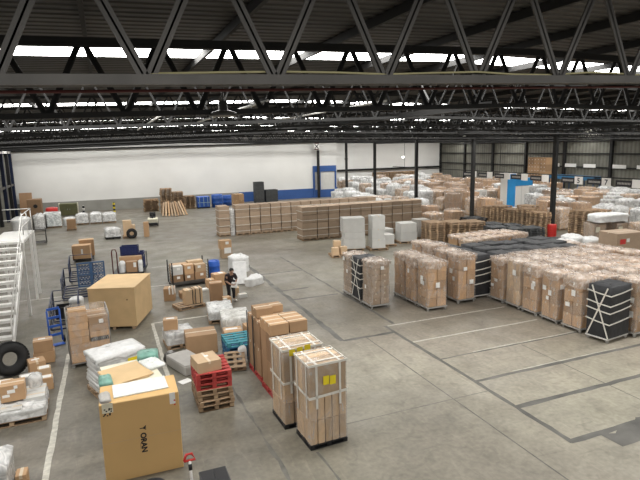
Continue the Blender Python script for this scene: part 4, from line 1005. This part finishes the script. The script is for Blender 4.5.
MB().box((0, 0, .18), (.85, 1.3, .5), ch=.06).build('body', 'cream', t); MB().box((0, -.68, .12), (.8, .12, .22), ch=.03).build('bumper', 'black', t)
MB().box((0, .25, .68), (.5, .45, .10), ch=.03).box((0, .48, .72), (.5, .1, .4), ch=.03).build('seat', 'black', t)
MB().tube([(0, -.35, .65), (0, -.2, 1.05)], .03).build('steering_column', 'black', t)
mb = MB(); mb.tube([(.16*cos(2*pi*k/14), -.2+.14*sin(2*pi*k/14), 1.06+.05*sin(2*pi*k/14)) for k in range(15)], .016); mb.build('steering_wheel', 'black', t)
for a in (-1, 1):
    for b in (-1, 1): MB().lathe([(.1, -.05), (.19, -.045), (.19, .045), (.1, .05)], 16, M=Matrix.Translation((a*.4, b*.42, .19)) @ Matrix.Rotation(R(90), 4, 'Y')).build('wheel', 'rubber', t)
# rough wooden pallets and racks against the back wall
for s, (x, y, n, w) in enumerate(((4.35, 60.0, 9, 1.5), (6.1, 61.3, 16, 1.15), (7.35, 61.3, 13, 1.15), (8.5, 60.2, 10, 1.1))):
    for k in range(n): pallet('old pallet, %s up, in %s stack left of the blue container' % (ORD[k], ('fourth', 'third', 'second', 'nearest')[s]), x+rng.uniform(-.06, .06), y+rng.uniform(-.05, .05), k*.144, rng.uniform(-.05, .05), w, 1.1, 'woodd' if rng.random() < .6 else 'wood', 'old pallets by the back wall')
for k in range(9):
    a = -.9+k*.22; x0 = 5.0+k*.29
    o = MB().box((0, 0, 0), (.16, 2.3, .06), ch=.006).build('plank', ('wood', 'kraftl', 'kraft')[k % 3]); o.matrix_world = Matrix.Translation((x0, 53.6+.14*abs(k-4), .035+.0*k)) @ Matrix.Rotation(R(-10+2.5*k), 4, 'Z') @ Matrix.Rotation(R(30+2*(k % 3)), 4, 'X') @ Matrix.Translation((0, 1.15, 0))
    tag(o, 'plank in the fanned pile before the old pallets, %s from its left' % ORD[k], 'plank', 'fanned planks')
for k in range(7): pallet('old pallet behind the fanned planks, %s from floor' % ORD[k], 6.2+rng.uniform(-.06, .06), 56.6, k*.144, rng.uniform(-.04, .04), 2.2, 1.1, 'woodd', 'pallets behind the planks')
t = thing('container', 'square blue plastic container by the back wall', 'container', (9.95, 60.0, 0))
MB().box((0, 0, .12), (1.35, 1.1, 1.18), ch=.04).build('body', 'bluebright', t); MB().box((0, 0, 0), (1.35, 1.1, .12)).build('base', 'black', t)
for x in (-.45, 0, .45): MB().box((x, -.56, .2), (.05, .03, 1.05)).build('rib', 'teal', t)
MB().box((0, -.56, .62), (1.3, .03, .05)).build('rib', 'teal', t)
drum('fat blue drum right of the square blue container', 11.55, 60.0, .62, 1.42, 'bluedrum'); drum('second blue drum mostly behind the single kraft stack', 12.9, 61.0, .5, 1.2, 'bluedrum')
wrapped_load('brown carton load behind single kraft stack near the back wall', 13.6, 58.5, 1.2, 1.1, 1.5, 0, 'wood', 'kraft', 2, 1, 2, None)
for k in range(5): crate('dark grey crate in the stack before the blue wall stripe, %s from floor' % ORD[k], 17.0, 62.0, .5*k, (1.1, 1.0, .49), 'greyplas', 'plastic crate', 0, 'grey crates by the wall')
for k in range(3): crate('dark grey crate beside the tall crate stack, %s from floor' % ORD[k], 18.5, 62.0, .5*k, (1.5, 1.0, .49), 'greyplas', 'plastic crate', 0, 'low grey crates by the wall')
# sign at the top of the column by the goods door
t = tag(MB().box((25.15, 63.33, 6.05), (.75, .03, .95), ch=.005).build('sign', 'paper'), 'white sign with red and black marks high on the wall column', 'sign')
mb = MB(); mb.bar((24.9, 63.31, 6.25), (25.4, 63.31, 6.8), .10, .01, up=(0, 1, 0)).bar((25.4, 63.31, 6.25), (24.9, 63.31, 6.8), .10, .01, up=(0, 1, 0)); mb.build('cross_mark', 'black', t)
MB().box((25.15, 63.308, 6.1), (.62, .01, .12)).box((25.15, 63.308, 6.86), (.62, .01, .09)).build('red_band', 'redpipe', t)

# ------------------------------------------------------------------ storage on the right, behind the cages
def pallet_stack(x, y, n, what, rz=0, w=1.0, d=1.2, m=('wood', 'wood', 'woodd'), group='', h=.144):
    for k in range(n): pallet('%s, %s up' % (what, ORD[k]), x+rng.uniform(-.03, .03), y+rng.uniform(-.03, .03), k*h, rz+rng.uniform(-.03, .03), w, d, rng.choice(m), group)
for i, (x, y) in enumerate(((19.95, 29.55), (21.15, 29.0), (22.3, 28.5))):
    pallet_stack(x, y, 10, 'bare pallet of low wood stack %s before the columns' % ('at left', 'in middle', 'at right')[i], R(-8), 1.1, 1.3, ('wood', 'woodd', 'wood'), 'pallets in low stacks')
for i in range(5):
    pallet_stack(27.2+.1*i, 32.6-1.15*i, 12+(i % 2), 'pallet of tall stack left of red barrel, %s from back' % ORD[i], R(4), .95, 1.05, ('wood', 'woodd'), 'tall pallet stacks left of the red barrel')
for i, (x, y, n) in enumerate(((28.9, 30.6, 13), (28.75, 25.6, 14), (29.9, 25.3, 14), (31.0, 25.2, 12))):
    pallet_stack(x, y, n, 'brown pallet of tall stack %s' % ('just behind the red barrel', 'first right of red barrel', 'second right of red barrel', 'third right of red barrel')[i], R(3), 1.0, 1.15, ('wood', 'woodd'), 'tall pallet stacks right of the red barrel')
for i, (x, y, n) in enumerate(((22.6, 26.6, 9), (23.8, 26.3, 8), (25.0, 26.0, 8), (26.1, 25.2, 3), (23.4, 27.9, 9), (24.7, 27.5, 8))):
    pallet_stack(x, y, n, 'dark grey plastic pallet, low stack %s' % ('farthest left', 'second from left', 'third from left', 'nearest the red barrel', 'rear left', 'rear right')[i], R(-6), 1.1, 1.1, ('greyplas',), 'dark plastic pallets')
pallet_stack(24.0, 30.6, 9, 'black plastic pallet of flat stack beside the first wood stack', R(-6), 1.4, 1.3, ('black',), 'black plastic pallets')
o = tag(MB().lathe([(.29, 0), (.30, .05), (.30, .86), (.29, .9), (.02, .89)], 24).build('barrel', 'red', None, (28.1, 27.4, 0)), 'bright red barrel standing before the thick dark column', 'barrel'); MB().lathe([(.31, .28), (.31, .31)], 24).lathe([(.31, .58), (.31, .61)], 24).build('hoop', 'red', o)
t = thing('wooden_crate', 'large grey-brown crate with a red patch at the far right', 'crate', (26.6, 20.9, 0), R(-6))
put('pallet', m_pallet(1.9, 1.3, 'wood'), t); put('carton', m_carton(1.9, 1.3, 1.3, 'kraftg'), t, (0, 0, .146))
MB().box((-.55, -.655, .85), (.38, .01, .28)).build('red_patch', 'red', t); MB().box((-.2, -.655, .95), (.2, .01, .2)).build('paper_label', 'paper', t)
for i, (x, y) in enumerate(((27.9, 23.8), (29.2, 23.3))):
    t = wrapped_load('grey wrapped carton pair under white foam dome, %s one' % ('left', 'right')[i], x, y, .95, .9, 1.5, R(-6), 'wood', 'kraftg', 1, 1, 1, 'clear'); 
    MB().box((-.2, -.475, .95), (.3, .01, .32)).build('yellow_notice', 'cream', t)
sack('domed white foam sheet draped over the two grey wrapped loads', 28.55, 23.5, 1.59, (2.3, 1.1, .42), R(-6), 'whitefilm', 'foam sheet', 'foam_sheet', seed=2)
for i, (x, y, s) in enumerate(((24.1, 22.4, .9), (25.1, 22.9, 1.0), (26.2, 22.6, .8))): sack('white plastic bag heap before the grey wrapped loads, %s from left' % ORD[i], x, y, 0, (.92, 1.0, s), 0, 'whitefilm', seed=i)
wrapped_load('pale tan wrapped load right of the grey wrapped pair', 30.0, 22.4, .9, .9, 1.5, 0, 'wood', 'kraftl', 1, 1, 2, 'hood')
# tall white and blue cabinets
t = thing('cabinet', 'tall cabinet with white side and bright blue front', 'cabinet', (37.3, 42.3, 0))
MB().box((0, 0, 0), (1.0, 1.0, 3.25), ch=.01).build('body', 'paper', t); MB().box((.0, -.52, 0), (1.0, .04, 3.4)).build('blue_front', 'skyblue', t); MB().box((0, 0, 3.25), (1.3, 1.0, .22)).build('top_panel', 'paper', t)
t = thing('cabinet', 'white double-door cabinet under a blue header board', 'cabinet', (39.4, 43.1, 0))
MB().box((0, 0, 0), (1.9, .9, 2.1), ch=.01).build('body', 'wbox', t)
for a in (-.48, .48): MB().box((a, -.46, .05), (.9, .03, 2.0)).build('door', 'paper', t)
MB().box((.2, 0, 2.1), (2.4, .95, .75)).build('header', 'skyblue', t)
t = thing('cabinet', 'white cabinet with grey louvred front beside the second column', 'cabinet', (35.6, 44.3, 0))
MB().box((0, 0, 0), (.95, .8, 1.75), ch=.01).build('body', 'paper', t); mb = MB()
for k in range(9): mb.box((.1, -.41, .3+k*.14), (.5, .03, .08))
mb.build('grille', 'greyboard', t)
# tall stack of dotted cartons against the sheet wall
t = thing('pallet_load', 'very tall brown carton stack with white dots by the sheet wall', 'pallet load', (52.6, 53.6, 0)); put('pallet', m_pallet(1.6, 3.2, 'wood'), t)
for k in range(5):
    for j in range(3): put('carton', m_carton(1.55, 1.04, .86, 'kraft'), t, (0, -1.05+1.05*j, .146+k*.865))
mb = MB()
for k in range(9):
    for j in range(6): mb.box((-.785, -1.3+j*.52, .4+k*.47), (.01, .10, .10))
mb.build('white_dot_labels', 'paper', t)
t = thing('storage_rack', 'long rack with bright blue beams before the sheet wall', 'rack', (51.6, 47.4, 0))
for y in (-3.2, -1.1, 1.1, 3.2):
    for x in (-.5, .5): MB().box((x, y, 0), (.1, .1, 2.42)).build('upright', 'blueplas', t)
for x in (-.5, .5): MB().box((x, 0, 2.0), (.08, 6.6, .42)).build('beam', 'rackblue', t)
MB().box((0, 0, 2.42), (1.1, 6.6, .04)).build('shelf', 'rackblue', t)
# hanging lane signs
rail = struct('trim_90', MB().box((36, 43.0, 3.60), (.08, 40, .08)).bar((36, 24, 3.6), (36, 24, zchord(36)), .03).bar((36, 42, 3.6), (36, 42, zchord(36)), .03).bar((36, 60, 3.6), (36, 60, zchord(36)), .03), 'steel')
def lane_sign(y, num, h, wn, wp):
    """white number plate with a black lettered plate beside it, facing the aisle"""
    t = thing('lane_sign', 'hanging lane sign: white plate%s beside a black lettered plate, %s' % ((' numbered %s' % num) if num else '', ('%s from the right' % ORD[lane_sign.k])), 'sign', (35.93, y, 3.60), 0, None); lane_sign.k += 1
    MB().box((0, 0, -h), (.03, wn, h)).build('number_plate', 'paper', t)
    pb = MB().box((0, wn/2+wp/2+.02, -h*.9), (.025, wp, h*.72)).build('name_plate', 'signblk', t); mb = MB()
    for k in range(9): mb.box((-.018, wn/2+.15+(wp-.3)*k/8.5+.02, -h*.68), (.008, (wp-.3)/13, h*.26))
    mb.build('lettering', 'greyboard', pb)
    if num:
        lettering(num, h*.95, .012, 'signblk', t, Matrix(((0, 0, -1, -.02), (-1, 0, 0, 0), (0, 1, 0, -h*.84), (0, 0, 0, 1))), 'numeral', 'CENTER')
lane_sign.k = 0
for y, num in ((27.3, ''), (29.9, '7'), (32.5, '5'), (36.1, ''), (38.6, ''), (40.9, ''), (43.4, ''), (45.9, '')): lane_sign(y, num, .62, .8, 1.35)
for k, y in enumerate((52.6, 50.0, 47.2, 43.2, 40.2)):
    tag(MB().box((XR-.24, y, 3.3), (.04, 1.7, .42)).build('wall_plate', 'paper'), 'blank white plate on the sheet wall rail, %s from left' % ORD[k], 'plate', 'white plates on the wall rail')
# generic storage lanes
lane = {}
def proj(p):
    v = Vector(p) - Vector((0, 0, CAMH)); z = v.dot(cf); return 320+530*v.dot(cr)/z, 240+530*v.dot(cd)/z
taken = [(37.3, 42.3, 1.6), (39.4, 43.1, 2.0), (35.6, 44.3, 1.2), (52.6, 53.6, 2.5), (51.6, 47, 2.2), (51.6, 43.5, 2.2), (51.6, 50.5, 2.2)] + [(29.4, y, .95) for y in (28.7, 37.7, 46.7, 55.7, 63.6)]
kinds = [('white film-wrapped', 'wbox', 'wfilm'), ('brown carton', 'kraft', 'clear'), ('tan hooded', 'kraftl', 'hood'), ('grey wrapped', 'greyboard', 'wfilm'), ('dark brown carton', 'kraftd', 'clear')]
lanes = [23.4, 25.4, 31.2, 33.3, 35.0, 38.0, 40.2, 42.6, 45.0, 47.4, 49.6]
for li, xx in enumerate(lanes):
    y = 33.2 if xx < 28 else 26.6; k = 0; last = {}
    while y < 74.2:
        y += 1.62 if y < 50 else 1.8
        x = xx+rng.uniform(-.12, .12); u, v = proj((x, y, 1))
        if not (338 < u < 655) or any(math.hypot(x-a, y-b) < r+.75 for a, b, r in taken) or (x < 29 and (y > 61.0)): continue
        if rng.random() < .1: continue
        w = (kinds[0] if rng.random() < .75 else kinds[2]) if u < 428 else ((kinds[1] if rng.random() < .45 else kinds[4] if rng.random() < .5 else kinds[2]) if u < 500 else (kinds[1] if rng.random() < .5 else rng.choice(kinds)))
        if u > 595 and v > 178: w = rng.choice((kinds[3], kinds[0], kinds[2]))
        h = rng.uniform(1.1, 1.95) if u < 595 else rng.uniform(1.1, 1.6)
        if 494 < u < 545 and x < 37 and y < 44: h = rng.uniform(.5, .8)
        k += 1; n = last[w[0]] = last.get(w[0], 0)+1
        wrapped_load('%s load, %s of its kind in lane %s from the aisle columns' % (w[0], ORD[min(n-1, 15)], ORD[li]), x, y, 1.15, 1.25, h, rng.uniform(-.05, .05), 'wood' if y < 45 else None, w[1], 1, 1, 2 if y < 50 else 1, w[2], rng.choice((.03, .1, .16)), group='wrapped loads in the storage lanes', amp=.03, tape=False)
for i in range(6): pallet_stack(41+1.3*i, 76.9, 15, 'far wooden pallet by back wall, stack %s from left' % ORD[i], 0, 1.1, 1.2, ('wood', 'woodd'), 'far pallets by the wall')
# bright wall lamps on the far wall
for i, x in enumerate((36.0, 46.4)):
    t = thing('wall_lamp', 'wall lamp glowing on the far wall, %s one' % ('left', 'right')[i], 'lamp', (x, YB2-.02, 4.3))
    MB().box((0, -.06, 0), (.5, .12, .3)).build('housing', 'steelg', t); MB().box((0, -.13, .03), (.42, .02, .24)).build('lens', 'lampglow', t)
    L_ = bpy.data.lights.new('wall_lamp_light', 'SPOT'); L_.energy = 260; L_.spot_size = R(150); L_.spot_blend = .8; L_.shadow_soft_size = .2; lo = bpy.data.objects.new('lamp_light', L_); COL.objects.link(lo); lo.parent = t; lo.location = (0, -.5, .2); lo.rotation_euler = (R(-60), 0, 0)
